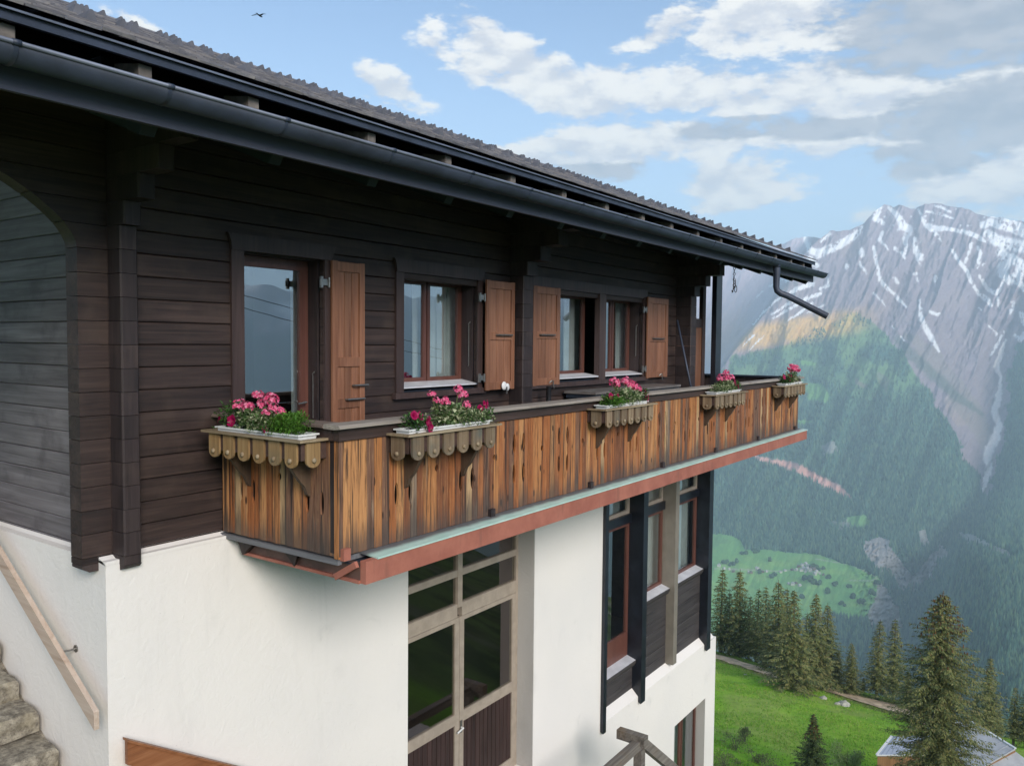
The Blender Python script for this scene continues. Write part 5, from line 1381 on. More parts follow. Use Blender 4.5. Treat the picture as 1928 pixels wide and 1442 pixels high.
# snow
SNOW = [[(1516, 447, 4), (1524, 470, 7), (1540, 478, 10), (1580, 462, 9), (1612, 443, 7), (1622, 428, 4)], [(1524, 488, 8), (1538, 500, 6)], [(1564, 440, 3), (1545, 455, 3)], [(1480, 530, 3), (1495, 520, 3), (1512, 512, 2)],
        [(1448, 540, 2), (1470, 527, 3), (1490, 517, 4), (1503, 505, 3)], [(1560, 523, 1), (1560, 537, 3), (1545, 545, 3)], [(1645, 402, 4), (1660, 392, 3)], [(1655, 400, 4), (1648, 412, 6), (1663, 420, 5)],
        [(1675, 392, 4), (1690, 405, 6), (1700, 425, 9), (1712, 432, 9), (1705, 450, 6), (1706, 480, 2)], [(1662, 438, 4), (1657, 452, 4), (1668, 465, 2), (1672, 472, 1)], [(1622, 470, 5), (1623, 482, 5)], [(1618, 495, 3), (1628, 510, 3), (1632, 516, 1)],
        [(1645, 465, 3), (1648, 485, 4), (1653, 505, 4), (1656, 525, 5), (1668, 540, 4), (1690, 562, 4), (1706, 578, 2)], [(1686, 468, 4), (1700, 478, 4), (1706, 490, 1)], [(1722, 448, 3), (1724, 470, 6), (1732, 485, 8), (1737, 480, 3)], [(1728, 488, 1), (1733, 502, 1)],
        [(1724, 516, 4), (1728, 530, 2)], [(1762, 520, 3), (1760, 530, 3)], [(1682, 522, 3), (1690, 532, 4)], [(1594, 500, 4), (1595, 505, 3)], [(1730, 395, 3), (1736, 410, 3), (1745, 425, 6), (1762, 432, 8), (1775, 430, 6), (1790, 432, 3)], [(1745, 398, 2), (1765, 402, 3), (1780, 405, 3), (1795, 412, 2)],
        [(1758, 388, 2), (1772, 390, 3), (1790, 400, 2)], [(1752, 430, 6), (1768, 448, 4), (1772, 455, 1)], [(1790, 432, 4), (1820, 438, 5), (1845, 448, 6), (1855, 455, 3)], [(1850, 425, 8), (1865, 418, 9), (1885, 425, 10), (1905, 430, 9), (1930, 440, 10)],
        [(1860, 440, 10), (1880, 455, 14), (1900, 460, 14), (1930, 465, 14)], [(1885, 475, 12), (1895, 490, 14), (1888, 515, 12), (1900, 530, 8), (1912, 520, 8)], [(1905, 485, 10), (1925, 500, 12), (1915, 530, 8), (1930, 545, 6)],
        [(1792, 470, 4), (1808, 495, 4), (1822, 512, 5), (1828, 530, 4), (1842, 552, 4), (1860, 565, 6), (1866, 575, 4)], [(1830, 458, 2), (1825, 475, 3), (1817, 495, 3)], [(1842, 465, 3), (1847, 478, 4), (1843, 492, 4), (1840, 505, 2)],
        [(1845, 520, 3), (1860, 545, 4), (1875, 552, 6), (1882, 545, 4), (1888, 532, 2)], [(1878, 562, 4), (1880, 580, 1)], [(1908, 570, 4), (1903, 590, 3)], [(1890, 625, 2), (1880, 645, 4), (1872, 660, 3), (1866, 668, 2)], [(1922, 590, 5), (1930, 610, 6)], [(1910, 630, 3), (1920, 640, 6), (1930, 630, 6)],
        [(1645, 552, 2), (1658, 566, 2), (1668, 576, 1)], [(1732, 565, 2), (1733, 590, 5), (1738, 610, 6), (1748, 625, 6), (1758, 645, 5), (1768, 662, 2)], [(1752, 588, 3), (1765, 592, 4), (1770, 590, 2)], [(1680, 614, 2), (1684, 620, 1)], [(1697, 634, 2), (1704, 642, 1)], [(1844, 580, 2), (1850, 585, 1)],
        [(1860, 612, 1), (1876, 628, 2), (1878, 636, 1)], [(1453, 592, 2), (1475, 578, 3), (1495, 566, 3)], [(1455, 600, 1), (1490, 580, 3), (1520, 562, 4), (1545, 553, 4)], [(1480, 606, 1), (1505, 590, 3), (1530, 572, 3)], [(1418, 612, 1), (1440, 585, 2), (1470, 560, 2)], [(1425, 560, 1), (1435, 548, 2)],
        [(1520, 590, 1), (1550, 575, 2)], [(1400, 650, 1), (1420, 630, 2)], [(1412, 660, 1), (1430, 640, 2), (1440, 632, 1)], [(1470, 560, 2), (1500, 545, 5), (1530, 535, 5)], [(1855, 495, 1), (1850, 500, 2)], [(1868, 405, 4), (1885, 412, 4), (1925, 425, 6)]]
sn = np.zeros(PX.shape)
for s in SNOW: sn = np.maximum(sn, streak([(a_, b_, w_ * .98) for a_, b_, w_ in s], .9, 1.2))
sn = np.maximum(sn, ss(W2 + W3 * .5, .55, .75) * ss(PY, 480, 420) * .9)
sn = sn * ss(W3 * 1.3 + W2, -.75, -.35)
C = mixc(C, sn, (.88, .88, .88)); fF = fF * (1 - sn)
C = mixc(C, fF * ss(W1, .1, .6) * .5, (.15, .28, .13))
W4 = fbm(PX * .9, PY * .7, 3, 241) - .5
C = C * (1 + (W4 * .38 + W3 * .35 * ss(PY, 980, 1010) * ss(PX, 1590, 1640))[..., None] * (1 - np.minimum(1, sn)[..., None]))
mt_mat = land_mat('mountain_land', .006, .045, .45, 8.0, .97, .35)
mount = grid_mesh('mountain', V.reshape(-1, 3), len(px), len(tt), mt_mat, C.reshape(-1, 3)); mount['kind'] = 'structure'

# the forest on the far slopes: tens of thousands of small spires, one mass
rs_ = np.random.RandomState(4)
NT_ = 52000
fx = rs_.uniform(1325, 1932, NT_ * 2); fy = 560 + (1330 - 560) * rs_.rand(NT_ * 2) ** .8
ii = np.clip(np.searchsorted(px, fx), 0, len(px) - 1); yrow = PY[ii]; jj = np.array([np.searchsorted(-yrow[k], -fy[k]) for k in range(len(fx))]); jj = np.clip(jj, 0, len(tt) - 1)
dens = fF[ii, jj] * np.interp(fy, [600, 750, 900], [.35, .8, 1]) * (1 - .85 * np.clip(alp[ii, jj] * 1.3, 0, 1))
keep = rs_.rand(len(fx)) < dens
base_p = V[ii, jj][keep][:NT_]; n_ = len(base_p)
base_p = base_p + rs_.normal(0, 3, base_p.shape) * [1, 1, 0]
hh = rs_.uniform(14, 30, n_); ww = hh * rs_.uniform(.16, .26, n_)
angs = rs_.uniform(0, 6.28, n_)
vs = [base_p + np.stack([0 * hh, 0 * hh, hh], -1)]
for k in range(4):
    a = angs + k * PI / 2; vs.append(base_p + np.stack([np.cos(a) * ww, np.sin(a) * ww, -3 + 0 * hh], -1))
VV = np.stack(vs, 1).reshape(-1, 3)
fi = np.arange(n_) * 5
FF_ = np.concatenate([np.stack([fi, fi + 1 + k, fi + 1 + (k + 1) % 4], -1) for k in range(4)])
me = bpy.data.meshes.new('forest'); me.vertices.add(len(VV)); me.vertices.foreach_set('co', VV.ravel()); me.loops.add(FF_.size); me.loops.foreach_set('vertex_index', FF_.ravel())
me.polygons.add(len(FF_)); me.polygons.foreach_set('loop_start', np.arange(0, FF_.size, 3)); me.polygons.foreach_set('loop_total', np.full(len(FF_), 3)); me.update(calc_edges=True)
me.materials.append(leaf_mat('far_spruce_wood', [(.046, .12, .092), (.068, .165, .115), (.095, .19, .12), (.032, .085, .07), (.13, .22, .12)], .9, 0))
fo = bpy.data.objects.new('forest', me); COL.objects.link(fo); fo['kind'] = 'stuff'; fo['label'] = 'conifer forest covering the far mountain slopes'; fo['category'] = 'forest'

def far_at(x, y):
    a = np.array([[x]]), np.array([[y]]); i = int(np.clip(np.searchsorted(px, x), 0, len(px) - 1)); j = int(np.clip(np.searchsorted(-PY[i], -y), 0, len(tt) - 1)); return V[i, j]
# hamlet on the valley terrace
hm = MB(); hm.box((-5, -4, -2), (5, 4, 6)); nf = len(hm.f); hm.prism([(-5.2, 5.4), (5.2, 5.4), (0, 9.4)], 'Y', -4.8, 4.8)
hmats = [(plain('hamlet_wall_pale', (.62, .58, .52), .9), plain('hamlet_roof_grey', (.45, .44, .44), .8)), (plain('hamlet_wall_brown', (.20, .13, .09), .9), plain('hamlet_roof_dark', (.16, .14, .13), .8))]
hmesh = []
for mats in hmats:
    q = hm.mesh('hamlet_house', mats)
    for k, p_ in enumerate(q.polygons): p_.material_index = 0 if k < nf else 1
    hmesh.append(q)
spots = [(1503, 1066), (1509, 1063), (1515, 1061), (1521, 1064), (1527, 1067), (1512, 1069), (1519, 1071), (1525, 1073), (1531, 1071), (1537, 1075), (1507, 1073), (1543, 1078), (1549, 1081), (1534, 1079), (1516, 1075), (1498, 1071), (1490, 1072), (1477, 1073), (1470, 1075), (1430, 1072), (1436, 1075), (1425, 1070), (1442, 1074), (1408, 1075), (1414, 1076), (1352, 1064), (1362, 1068), (1372, 1070), (1380, 1074), (1484, 1097), (1492, 1099), (1505, 1102), (1498, 1096)]
for k, (x, y) in enumerate(spots):
    p = far_at(x, y + 3); sc_ = rnd.uniform(.75, 1.35)
    o = bpy.data.objects.new('hamlet_house', hmesh[0 if k % 4 else 1]); COL.objects.link(o); o.location = p; o.rotation_euler = (0, 0, rnd.uniform(0, 3)); o.scale = (sc_,) * 3
    where = 'village cluster on the green terrace' if 1488 < x < 1552 and y < 1085 else 'row along the valley road' if x > 1400 and y < 1085 else 'group below the village' if y > 1090 else 'hamlet seen beside the chalet corner'
    tag(o, ('tiny brown' if k % 4 == 0 else 'tiny pale') + ' house far down in the valley, in the ' + where, 'house', 'houses: ' + ('brown' if k % 4 == 0 else 'pale') + ' in the ' + where)
# round trees and copses in the fields
cb = MB()
for (x, y, k, sx) in [(1455, 1087, 3, 5), (1520, 1092, 9, 14), (1535, 1098, 8, 12), (1558, 1088, 6, 7), (1556, 1115, 3, 4), (1570, 1101, 3, 4), (1598, 1109, 3, 4), (1400, 1045, 3, 6), (1420, 1040, 5, 12), (1450, 1056, 3, 4), (1388, 1058, 2, 4), (1510, 1128, 3, 5), (1607, 1125, 6, 8), (1620, 1135, 6, 10), (1640, 1118, 5, 7), (1650, 1100, 4, 5), (1375, 1065, 4, 8), (1530, 1068, 5, 10), (1545, 1073, 4, 8), (1432, 1078, 3, 6), (1365, 1060, 3, 6), (1480, 1120, 2, 8), (1585, 1140, 3, 12)]:
    for _ in range(k):
        p = far_at(x + rnd.uniform(-1, 1) * sx * .7, y + rnd.uniform(-2.5, 2.5)); q = rnd.uniform(5, 10)
        cb.blob((p[0], p[1], p[2] + q * .7), (q, q, q * .9), 7, 5, .18)
o = cb.obj('field_trees', leaf_mat('broadleaf_crown_far', [(.035, .085, .04), (.05, .11, .045)], .9, 0)); o['kind'] = 'stuff'; o['label'] = 'dark copses scattered over the valley meadows'; o['category'] = 'copse'

# the rest of the ring of mountains round the valley
al = np.concatenate([np.arange(math.degrees(YAW) - 360 + 11, math.degrees(YAW) - 35.5, .5)])
el_k = np.linspace(0, 1, 70)
A, E = np.meshgrid(np.radians(al), el_k, indexing='ij')
sky_e = .0 + .085 * fbm(np.degrees(A) * .045, A * 0 + 2, 5, 401) + .035 * np.abs(fbm(np.degrees(A) * .2, A * 0 + 5, 4, 411) - .5)
up = ss(np.cos(A - YAW), .2, -.5)            # behind the viewer the home slope rises
e = -.55 + (sky_e + .55) * E
dr = np.interp(E, [0, .25, .5, 1], [1300, 3000, 5000, 8200]) + (fbm(np.degrees(A) * .25, E * 6, 5, 421) - .5) * 900 * (.3 + E)
V2 = np.stack([np.cos(A) * dr, np.sin(A) * dr, e * dr], -1)
elev = V2[..., 2]
g1 = fbm(np.degrees(A) * .8, E * 25, 5, 431)
C2 = np.empty(A.shape + (3,)); C2[:] = (.03, .062, .04)
C2 = mixc(C2, ss(elev + (g1 - .5) * 900, 120, 320), (.16, .14, .145)); C2 = mixc(C2, ss(elev + (g1 - .5) * 1500, 350, 800) * .9, (.8, .8, .8)); C2 = mixc(C2, ss(-elev + (g1 - .5) * 500, 500, 700) * .7, (.10, .2, .06))
hills = grid_mesh('hills', V2.reshape(-1, 3), len(al), 70, mt_mat, C2.reshape(-1, 3)); hills['kind'] = 'structure'
# valley floor under everything
vf = MB(); R0 = 12000
vf.add([(-R0, -R0, -1050), (R0, -R0, -1050), (R0, R0, -1050), (-R0, R0, -1050)], [(0, 1, 2, 3)]); struct(vf.obj('valley_floor', plain('valley_green', (.05, .09, .045), .95, 0, .3, .001)))

# ------------------------------------------------------------------ trees
def spruce_meshes(H, R, seed, mat, dens=1.0, prof=None, leaf=.42, bare=.06, drop=.28):
    r = random.Random(seed); b = MB(); cones = MB()
    vtx = []; fcs = []
    def tri(p, d, l, w):
        d = d.normalized(); s = d.cross(Vector((0, 0, 1)));
        if s.length < .01: s = Vector((1, 0, 0))
        s.normalize(); s = s * math.cos(.6) + Vector((0, 0, 1)) * r.uniform(-.5, .5)
        n = len(vtx)
        vtx.extend([tuple(p - s * w * .3), tuple(p + s * w * .3), tuple(p + d * l * .55 + s * w * .5), tuple(p + d * l), tuple(p + d * l * .5 - s * w * .5)])
        fcs.append((n, n + 1, n + 2, n + 3, n + 4))
    tb_ = MB(); bendx, bendy = r.uniform(-.01, .01), r.uniform(-.01, .01)
    tb_.tube([(bendx * H * k / 6 * (k / 6), bendy * H * k / 6 * (k / 6), H * k / 6) for k in range(7)], [H * .0145 * (1 - k / 6.3) + .02 for k in range(7)], 7)
    z = H * bare
    while z < H * .985:
        q = 1 - z / H
        rad = R * (prof(1 - q) if prof else q ** .78)
        nb_ = max(3, int((3.6 + 6 * min(1, rad / 2.5)) * dens)); a0 = r.uniform(0, 6.28); whorl = r.uniform(.72, 1.15)
        for k in range(nb_):
            a = a0 + 2 * PI * k / nb_ + r.uniform(-.3, .3); L = rad * whorl * r.uniform(.6, 1.2)
            if r.random() < .10: L *= .5
            out = Vector((math.cos(a), math.sin(a), 0)); p0 = Vector((bendx * z * z / H, bendy * z * z / H, z + r.uniform(-.15, .15)))
            dr_ = drop * (.5 + q * 1.0) * r.uniform(.7, 1.3)
            n = max(2, int(L / (leaf * .55)))
            tip = None
            for i in range(1, n + 1):
                t = i / n; p = p0 + out * L * t + Vector((0, 0, -dr_ * L * t * (1.35 - .6 * t)))
                side = Vector((-out.y, out.x, 0)); wd = L * .34 * (1 - t * .75)
                for s in (-1, 1):
                    tri(p + side * s * wd * r.uniform(.05, .5), side * s * .8 + out * .7 + Vector((0, 0, r.uniform(-.85, -.1))), leaf * r.uniform(.7, 1.25), leaf * .42)
                if r.random() < .7: tri(p, out + Vector((0, 0, r.uniform(-1.2, .1))), leaf * r.uniform(.6, 1.2), leaf * .4)
                tip = p
            if L > 1.2 and r.random() < .30: tb_.tube([p0, p0 + (tip - p0) * .7 + Vector((0, 0, .03))], [.03, .012], 3, False)
            if q < .17 and r.random() < .5 and tip: cones.blob(tuple(p0 + out * L * .8 + Vector((0, 0, -.15))), (.05, .05, .13), 5, 4)
            if q < .30 and tip:
                n0 = len(cones.v)
                for _ in range(2 if q < .2 else 1):
                    pc = p0 + out * L * r.uniform(.4, 1); cones.blob((pc.x, pc.y, pc.z - .12), (.055, .055, .14), 4, 3)
        z += leaf * (.85 if H > 10 else .6) * r.uniform(.8, 1.2) / max(.6, dens ** .5)
    tri(Vector((bendx * H, bendy * H, H * .97)), Vector((0, 0, 1)), leaf, leaf * .3)
    b.add(vtx, fcs)
    return b.mesh('crown', mat), tb_.mesh('trunk', M['bark']), (cones.mesh('cones', M['cone']) if cones.v else None)
variants = [spruce_meshes(20, 3.9, 1, M['spruce'], 1.0, None, .50, .10, .32), spruce_meshes(20, 3.3, 2, M['spruce'], .9, None, .50, .16, .40), spruce_meshes(20, 4.3, 3, M['spruce'], 1.0, lambda t: (1 - t) ** .9, .52, .07, .38), spruce_meshes(20, 3.0, 4, M['spruce'], .85, lambda t: (1 - t) ** .65 * .95, .5, .20, .36)]
def spruce(p, H, var, label, wide=1.0, name='spruce_tree', group='spruces along the dirt track'):
    t = bpy.data.objects.new(name, None); COL.objects.link(t); t.location = p; t['label'] = label; t['category'] = 'tree'
    if group: t['group'] = group
    s = H / 20 if var in variants else 1
    t.scale = (s * wide, s * wide, s); t.rotation_euler = (0, 0, rnd.uniform(0, 6.28))
    for nm, me in zip(('crown', 'trunk', 'cones'), var):
        if me:
            o = bpy.data.objects.new(nm, me); COL.objects.link(o); o.parent = t
        if me and nm == 'cones': o['kind'] = 'stuff'
    return t
def tree_at(px_, ytop, ybase, back=0.0):
    p = on_ground(px_, ybase); d = p[:2] @ FW
    lim = float(np.interp((p[:2] @ RT) / d, [.22, .26, .33, .40, .48, .54, .60, .8], EDGE_D)) + 6
    if d > lim or back:
        k = min(d + back, lim + max(0, back) * .5) / d; back = d * k - d; xy = p[:2] * k; p = np.array([xy[0], xy[1], float(ground(*xy))]); d += back
    top = ray(px_, ytop); zt_ = top[2] * (np.hypot(*p[:2]) / np.hypot(top[0], top[1]))
    return p, zt_ - p[2]
TREES = [  # x, top, base, how far behind, variant, width, label
    (1356, 1066, 1234, 6, 1, .95, 'spruce right against the far white house corner, trunk in the track bank'),
    (1391, 1068, 1238, 6, 0, .95, 'tall spruce second from the house corner with a pale bare trunk foot'),
    (1372, 1112, 1236, 12, 3, .9, 'thin spruce squeezed between the first two by the house'),
    (1424, 1104, 1246, 6, 3, .95, 'narrow spruce third from the house corner, pale straight trunk'),
    (1441, 1100, 1246, 14, 1, .85, 'dim spruce standing behind the pale trunked third one'),
    (1409, 1118, 1242, 18, 1, .8, 'short spruce deep behind the tall second one'),
    (1464, 1089, 1268, 3, 0, 1.0, 'tall spruce with long bare white stem, left one of the pair at the track'),
    (1492, 1108, 1290, -3, 2, 1.05, 'broad spruce growing on the meadow side of the track, hiding the track'),
    (1480, 1104, 1262, 14, 1, .8, 'slim spruce top rising between the pair at the track'),
    (1532, 1114, 1296, 2, 2, .95, 'tall dark spruce just past the pair at the track'),
    (1556, 1132, 1300, 9, 0, .95, 'pointed spruce leaning out behind the dark one'),
    (1515, 1150, 1284, 15, 3, .9, 'low spruce filling the gap past the pair'),
    (1577, 1222, 1305, 6, 1, 1.0, 'bushy low spruce left of the single orange topped one'),
    (1602, 1206, 1310, 2, 0, .95, 'small single spruce with an orange brown top and two thin stems'),
    (1625, 1272, 1318, 8, 3, 1.2, 'dwarf spruce in the gap before the twin spruces'),
    (1650, 1162, 1324, 3, 1, .95, 'near one of the twin spruces, leaning trunk at the track edge'),
    (1681, 1160, 1333, 8, 1, .95, 'far one of the twin spruces, narrow tip'),
    (1708, 1262, 1342, 3, 2, 1.2, 'low wide spruce at the foot of the twin spruces'),
    (1735, 1290, 1350, 5, 0, 1.2, 'low spruce half hidden behind the giant spruce'),
    (1860, 1230, 1395, 14, 0, .85, 'orange tipped spruce behind the grey barn roof'),
    (1835, 1300, 1390, 22, 2, .9, 'lower spruce between the giant one and the orange tipped one'),
    (1880, 1320, 1395, 30, 3, .9, 'small dark spruce at the end of the barn roof'),
    (1907, 1288, 1420, 24, 3, 1.0, 'slender spruce at the edge of the view past the barn'),
    (1930, 1283, 1425, 20, 1, 1.1, 'dark spruce cut by the edge of the view')]
for (x, a, b_, bk, v_, w_, lab) in TREES:
    p, H = tree_at(x, a, b_, min(bk, 7)); p = p - [0, 0, .2]
    spruce(tuple(p), H, variants[v_], lab, w_ * 1.45)
bt = ray(1776, 1104); k_ = 69.0 / (bt[:2] @ FW); p = np.array([bt[0] * k_, bt[1] * k_, float(ground(bt[0] * k_, bt[1] * k_))]); H = bt[2] * k_ - p[2]
def big_prof(t):
    return float(np.interp(t, [0, .08, .16, .24, .34, .45, .55, .68, .76, .80, .84, .90, .96, 1], [1.0, .95, 1.05, .55, .92, .90, .86, .74, .55, .30, .42, .36, .16, .02]))
big = spruce_meshes(H, H * .25, 8, M['spruce'], 1.15, big_prof, .26, .03, .17)
spruce(tuple(p - [0, 0, .3]), H, big, 'giant nearby spruce with ragged crown in front of the grey barn roofs', 1.0, 'giant_spruce', None)
p, H = tree_at(1528, 1338, 1492)
yng = spruce_meshes(H, H * .33, 9, M['spruce_y'], 1.3, lambda t: (1 - t) ** .9, .20, .02, .10)
spruce(tuple(p - [0, 0, .2]), H, yng, 'young bright green spruce alone in the low meadow', 1.0, 'young_spruce', None)
# pale birch and bushes
def leafy(name, label, cat, p, w, h, n, mat, seed, ls=.12, stems=5, group=None):
    r = random.Random(seed); t = local(thing(name, label, cat, tuple(p), group))
    b = MB(); s = MB()
    for _ in range(stems):
        a = r.uniform(0, 6.28); q = r.uniform(.1, .7) * w; s.tube([(0, 0, -.2), (math.cos(a) * q * .5, math.sin(a) * q * .5, h * .5), (math.cos(a) * q, math.sin(a) * q, h * r.uniform(.7, .95))], [.03, .02, .008], 4)
    cl = [(rv3(r) * r.uniform(.3, .95), r.uniform(.25, .5)) for _ in range(14)]
    for _ in range(n):
        c, cr = cl[r.randrange(14)]; q = c + rv3(r) * cr * r.random() ** .5
        leaf_quad(b, Vector((q.x * w, q.y * w, h * (.5 + q.z * .5))), rv3(r), Vector((0, 0, 1)), ls * r.uniform(.6, 1.2), ls * .6)
    b.obj('foliage', mat, t); s.obj('stems', M['bark'], t); return t
leafy('birch_tree', 'pale green airy young birch beside the young spruce', 'tree', on_ground(1597, 1470), 1.8, 4.6, 3600, M['birch'], 61, .17, 6)
leafy('birch_tree', 'low yellow green birch scrub under the pale birch', 'tree', on_ground(1578, 1478), 1.4, 2.4, 1800, M['birch'], 62, .15, 6)
for k, (x, y, w, h, lab) in enumerate([(1385, 1412, 1.8, 1.9, 'rounded bush low in the meadow close to the white wall'), (1362, 1445, 1.5, 1.6, 'bush touching the white house corner at the lower edge'), (1425, 1436, 1.6, 1.3, 'low bush among dry brush below the meadow'),
                                      (1452, 1455, 1.5, 1.3, 'dry brown tinged bush left of the young spruce'), (1402, 1396, 1.0, 1.8, 'thin twiggy bush behind the rounded one'), (1672, 1462, 1.4, 1.6, 'bush in front of the blue grey roof'), (1490, 1470, 1.2, 1.0, 'small bush at the foot of the young spruce')]):
    leafy('bush', lab, 'bush', on_ground(x, y), w, h, 1100, M['bush'], 70 + k, .13, 7, 'bushes in the low meadow')
# boulders
for k, (x, y, s, lab) in enumerate([(1589, 1328, 1.5, 'largest pale boulder lying in the meadow below the track'), (1577, 1326, .8, 'middle pale boulder touching the largest one'), (1551, 1315, .9, 'pale boulder nearer the house than the largest one'), (1545, 1313, .5, 'small pale stone by the second boulder'), (1403, 1270, .5, 'small pale stone high in the meadow under the first spruces')]):
    p = on_ground(x, y); b = MB(); s *= .72; b.blob((0, 0, .25 * s), (1.25 * s, .8 * s, .5 * s), 10, 7, .16, random.Random(90 + k)); b.v = [(a + p[0], c_ + p[1], d_ + p[2] - .1) for a, c_, d_ in b.v]
    tag(rest(b.obj('boulder', M['rock'])), lab, 'boulder', 'pale boulders in the meadow')
# grass tufts and dry stalks in the nearest meadow
gt = MB(); rg_ = np.random.RandomState(5); ng_ = 52000
gx = rg_.uniform(1342, 1800, ng_); gd = 58 + 108 * rg_.rand(ng_) ** 1.1
dv = ray(gx, np.full(ng_, 1400.0)); gq = dv[:, :2] / (dv[:, :2] @ FW)[:, None] * gd[:, None]
ok = (dist_poly(gq[:, 0], gq[:, 1], PTS) > 2.3) & (gd < np.interp(((gq @ RT) / gd), [.22, .26, .33, .40, .48, .54, .60, .8], EDGE_D) + 6)
# tufts gather in patches
ok &= rg_.rand(ng_) < .25 + 1.1 * ss(fbm(gq[:, 0] * .12, gq[:, 1] * .12, 3, 51), .35, .65)
gq = gq[ok]; n_g = len(gq); gz = ground(gq[:, 0], gq[:, 1]); ga = rg_.uniform(0, 6.28, n_g); gw = .075 * rg_.uniform(.6, 1.5, n_g); gh = rg_.uniform(.08, .30, n_g)
cx_, sx_ = np.cos(ga) * gw, np.sin(ga) * gw
gv = np.stack([np.stack([gq[:, 0] - cx_, gq[:, 1] - sx_, gz - .03], -1), np.stack([gq[:, 0] + cx_, gq[:, 1] + sx_, gz - .03], -1),
               np.stack([gq[:, 0] + rg_.uniform(-.12, .12, n_g), gq[:, 1] + rg_.uniform(-.12, .12, n_g), gz + gh], -1)], 1).reshape(-1, 3).tolist()
gf = [(3 * k, 3 * k + 1, 3 * k + 2) for k in range(n_g)]
gt.add(gv, gf); o = gt.obj('grass', leaf_mat('meadow_tufts', [(.22, .42, .045), (.27, .45, .06), (.16, .33, .035), (.36, .42, .11)], .8, .35)); o['kind'] = 'stuff'; o['label'] = 'tufts of meadow grass near the house'; o['category'] = 'grass'

# ------------------------------------------------------------------ farm buildings below the meadow
def at_d(x, y, d):
    dv = ray(x, y); return Vector(dv * (d / (dv[:2] @ FW)))
def solid_roof(b, pts, t=.12):
    pts = [Vector(p) for p in pts]; n = len(pts)
    b.add([tuple(p) for p in pts] + [tuple(p - Vector((0, 0, t))) for p in pts], [tuple(range(n)), tuple(range(2 * n - 1, n - 1, -1))] + [(i, i + n, (i + 1) % n + n, (i + 1) % n) for i in range(n)])
    return b
A1, A2 = at_d(1679, 1385, 84), at_d(1752, 1384, 84.4)
B1_, B2_ = at_d(1650, 1421, 82), at_d(1757, 1421, 82.3)
sh = thing('metal_roofed_shed', 'low shed with blue grey metal roof and white verge below the meadow', 'shed', tuple((B1_ + B2_) / 2 - Vector((0, 0, 3))))
rf = solid_roof(MB(), [A1, A2, B2_, B1_]).obj('roof', M['roofmetal'], sh)
for k in range(13):
    t = k / 12; MB().beam(A1.lerp(A2, t) + Vector((0, 0, .02)), B1_.lerp(B2_, t) + Vector((0, 0, .02)), .05, .05).obj('standing_seam', M['roofmetal'], rf)
MB().beam(A1 + Vector((0, 0, .03)), B1_ + Vector((0, 0, .03)), .18, .10).obj('verge_trim', M['trimwhite'], rf); MB().beam(B1_ + Vector((0, 0, .0)), B2_, .12, .10).obj('gutter', M['trimwhite'], rf)
wl = MB(); dn = Vector((0, 0, -2.6)); q = [B1_.lerp(B2_, .02), B1_.lerp(B2_, .99), A2.lerp(B2_, .05), A1.lerp(B1_, .05)]
top = [q[0] - Vector((0, 0, .14)), q[1] - Vector((0, 0, .14)), q[2] - Vector((0, 0, .14)), q[3] - Vector((0, 0, .14))]
bz = min(B1_.z, B2_.z) - 2.8
wl.add([tuple(p) for p in top] + [(p.x, p.y, bz) for p in top], [(0, 1, 5, 4), (1, 2, 6, 5), (2, 3, 7, 6), (3, 0, 4, 7)]); wl.obj('wall', M['barnwood'], sh)
R1, R2 = at_d(1824, 1355, 84), at_d(1912, 1409, 78)
L1, L2 = at_d(1744, 1371, 86), at_d(1835, 1452, 76.5)
bn = thing('grey_barn', 'larger barn with a light grey sheet roof behind the giant spruce', 'barn', tuple((R2 + L2) / 2 - Vector((0, 0, 4))))
rf = solid_roof(MB(), [R1, R2, L2, L1]).obj('roof', M['roofgrey'], bn)
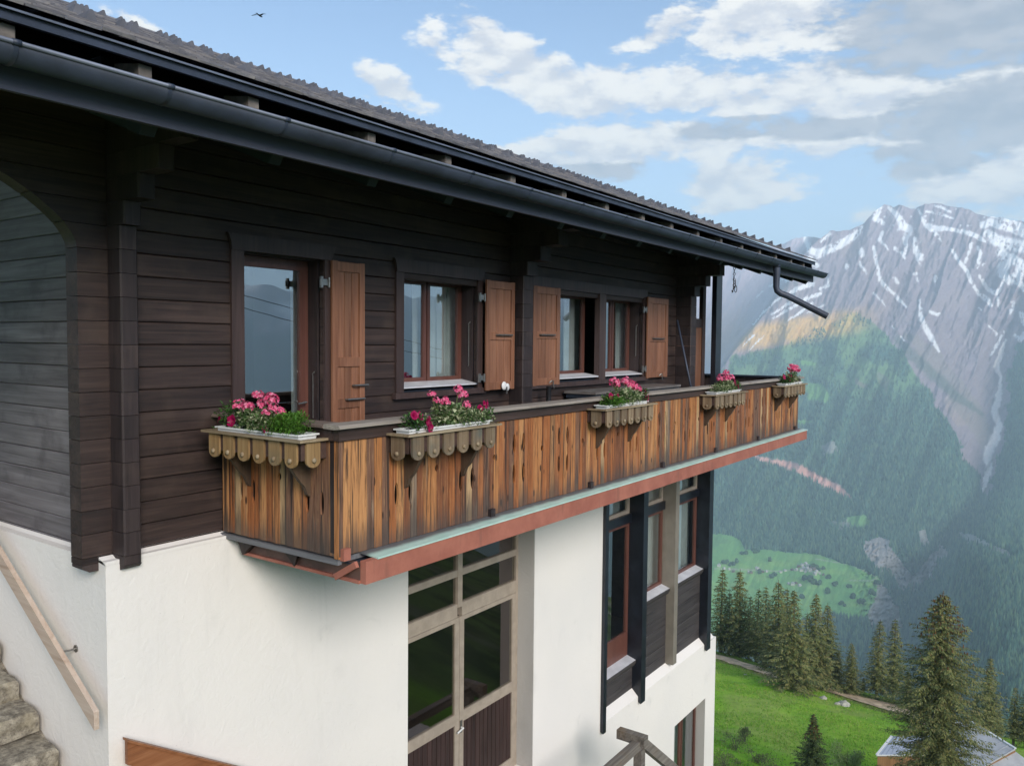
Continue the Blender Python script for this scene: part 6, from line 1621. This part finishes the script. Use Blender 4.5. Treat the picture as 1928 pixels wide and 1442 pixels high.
for k in range(9):
    t = k / 8; MB().beam(R1.lerp(R2, t) + Vector((0, 0, .03)), L1.lerp(L2, t) + Vector((0, 0, .03)), .06, .04).obj('roof_seam', M['roofgrey'], rf)
MB().beam(R1 + Vector((0, 0, .04)), R2 + Vector((0, 0, .04)), .22, .12).obj('ridge_trim', M['trimwhite'], rf); MB().beam(R1, L1, .16, .10).obj('verge_trim', M['trimwhite'], rf)
E1 = at_d(1928, 1440, 77)
solid_roof(MB(), [R2 + Vector((.1, 0, -.3)), E1 + Vector((1, -.5, 0)), E1 + Vector((-3, -4, -1.5)), L2 + Vector((0, 0, -.2))]).obj('lean_to_roof', M['roofgrey'], bn)
top = [R1, R2, L2, L1]; bz = L2.z - 3
wl = MB(); wl.add([tuple(p - Vector((0, 0, .14))) for p in top] + [(p.x, p.y, bz) for p in top], [(0, 1, 5, 4), (1, 2, 6, 5), (2, 3, 7, 6), (3, 0, 4, 7)]); wl.obj('wall', M['barnwood'], bn)

# power lines opposite the house, seen mirrored in the panes
def cable(p, q, sag, r, lab):
    p, q = Vector(p), Vector(q); n = 40
    pts = [p.lerp(q, k / n) - Vector((0, 0, 4 * sag * (k / n) * (1 - k / n))) for k in range(n + 1)]
    tag(rest(MB().tube(pts, r, 5, False).obj('power_cable', M['black_iron'])), lab, 'cable', 'power cables mirrored in the windows')
cable((2, -30, 9.0), (60, -34, -1.5), .5, .022, 'upper overhead power cable mirrored in the window panes')
cable((2, -30, 8.2), (60, -34, -2.4), .5, .022, 'lower overhead power cable mirrored in the window panes')

# ------------------------------------------------------------------ air
hz = MB().box((-12900, -12900, -1058), (12900, 12900, 1600)).obj('haze', None)
hz['kind'] = 'stuff'
hm_ = bpy.data.materials.new('haze_air'); hm_.use_nodes = True; t = hm_.node_tree; t.nodes.clear(); N = NT(t)
o_ = N.n('ShaderNodeOutputMaterial'); pv = N.n('ShaderNodeVolumePrincipled'); pv.inputs['Color'].default_value = (.69, .885, 1.0, 1); pv.inputs['Density'].default_value = 1.25e-4; pv.inputs['Anisotropy'].default_value = .0
N.l(pv.outputs[0], o_.inputs['Volume']); hz.data.materials.clear(); hz.data.materials.append(hm_)
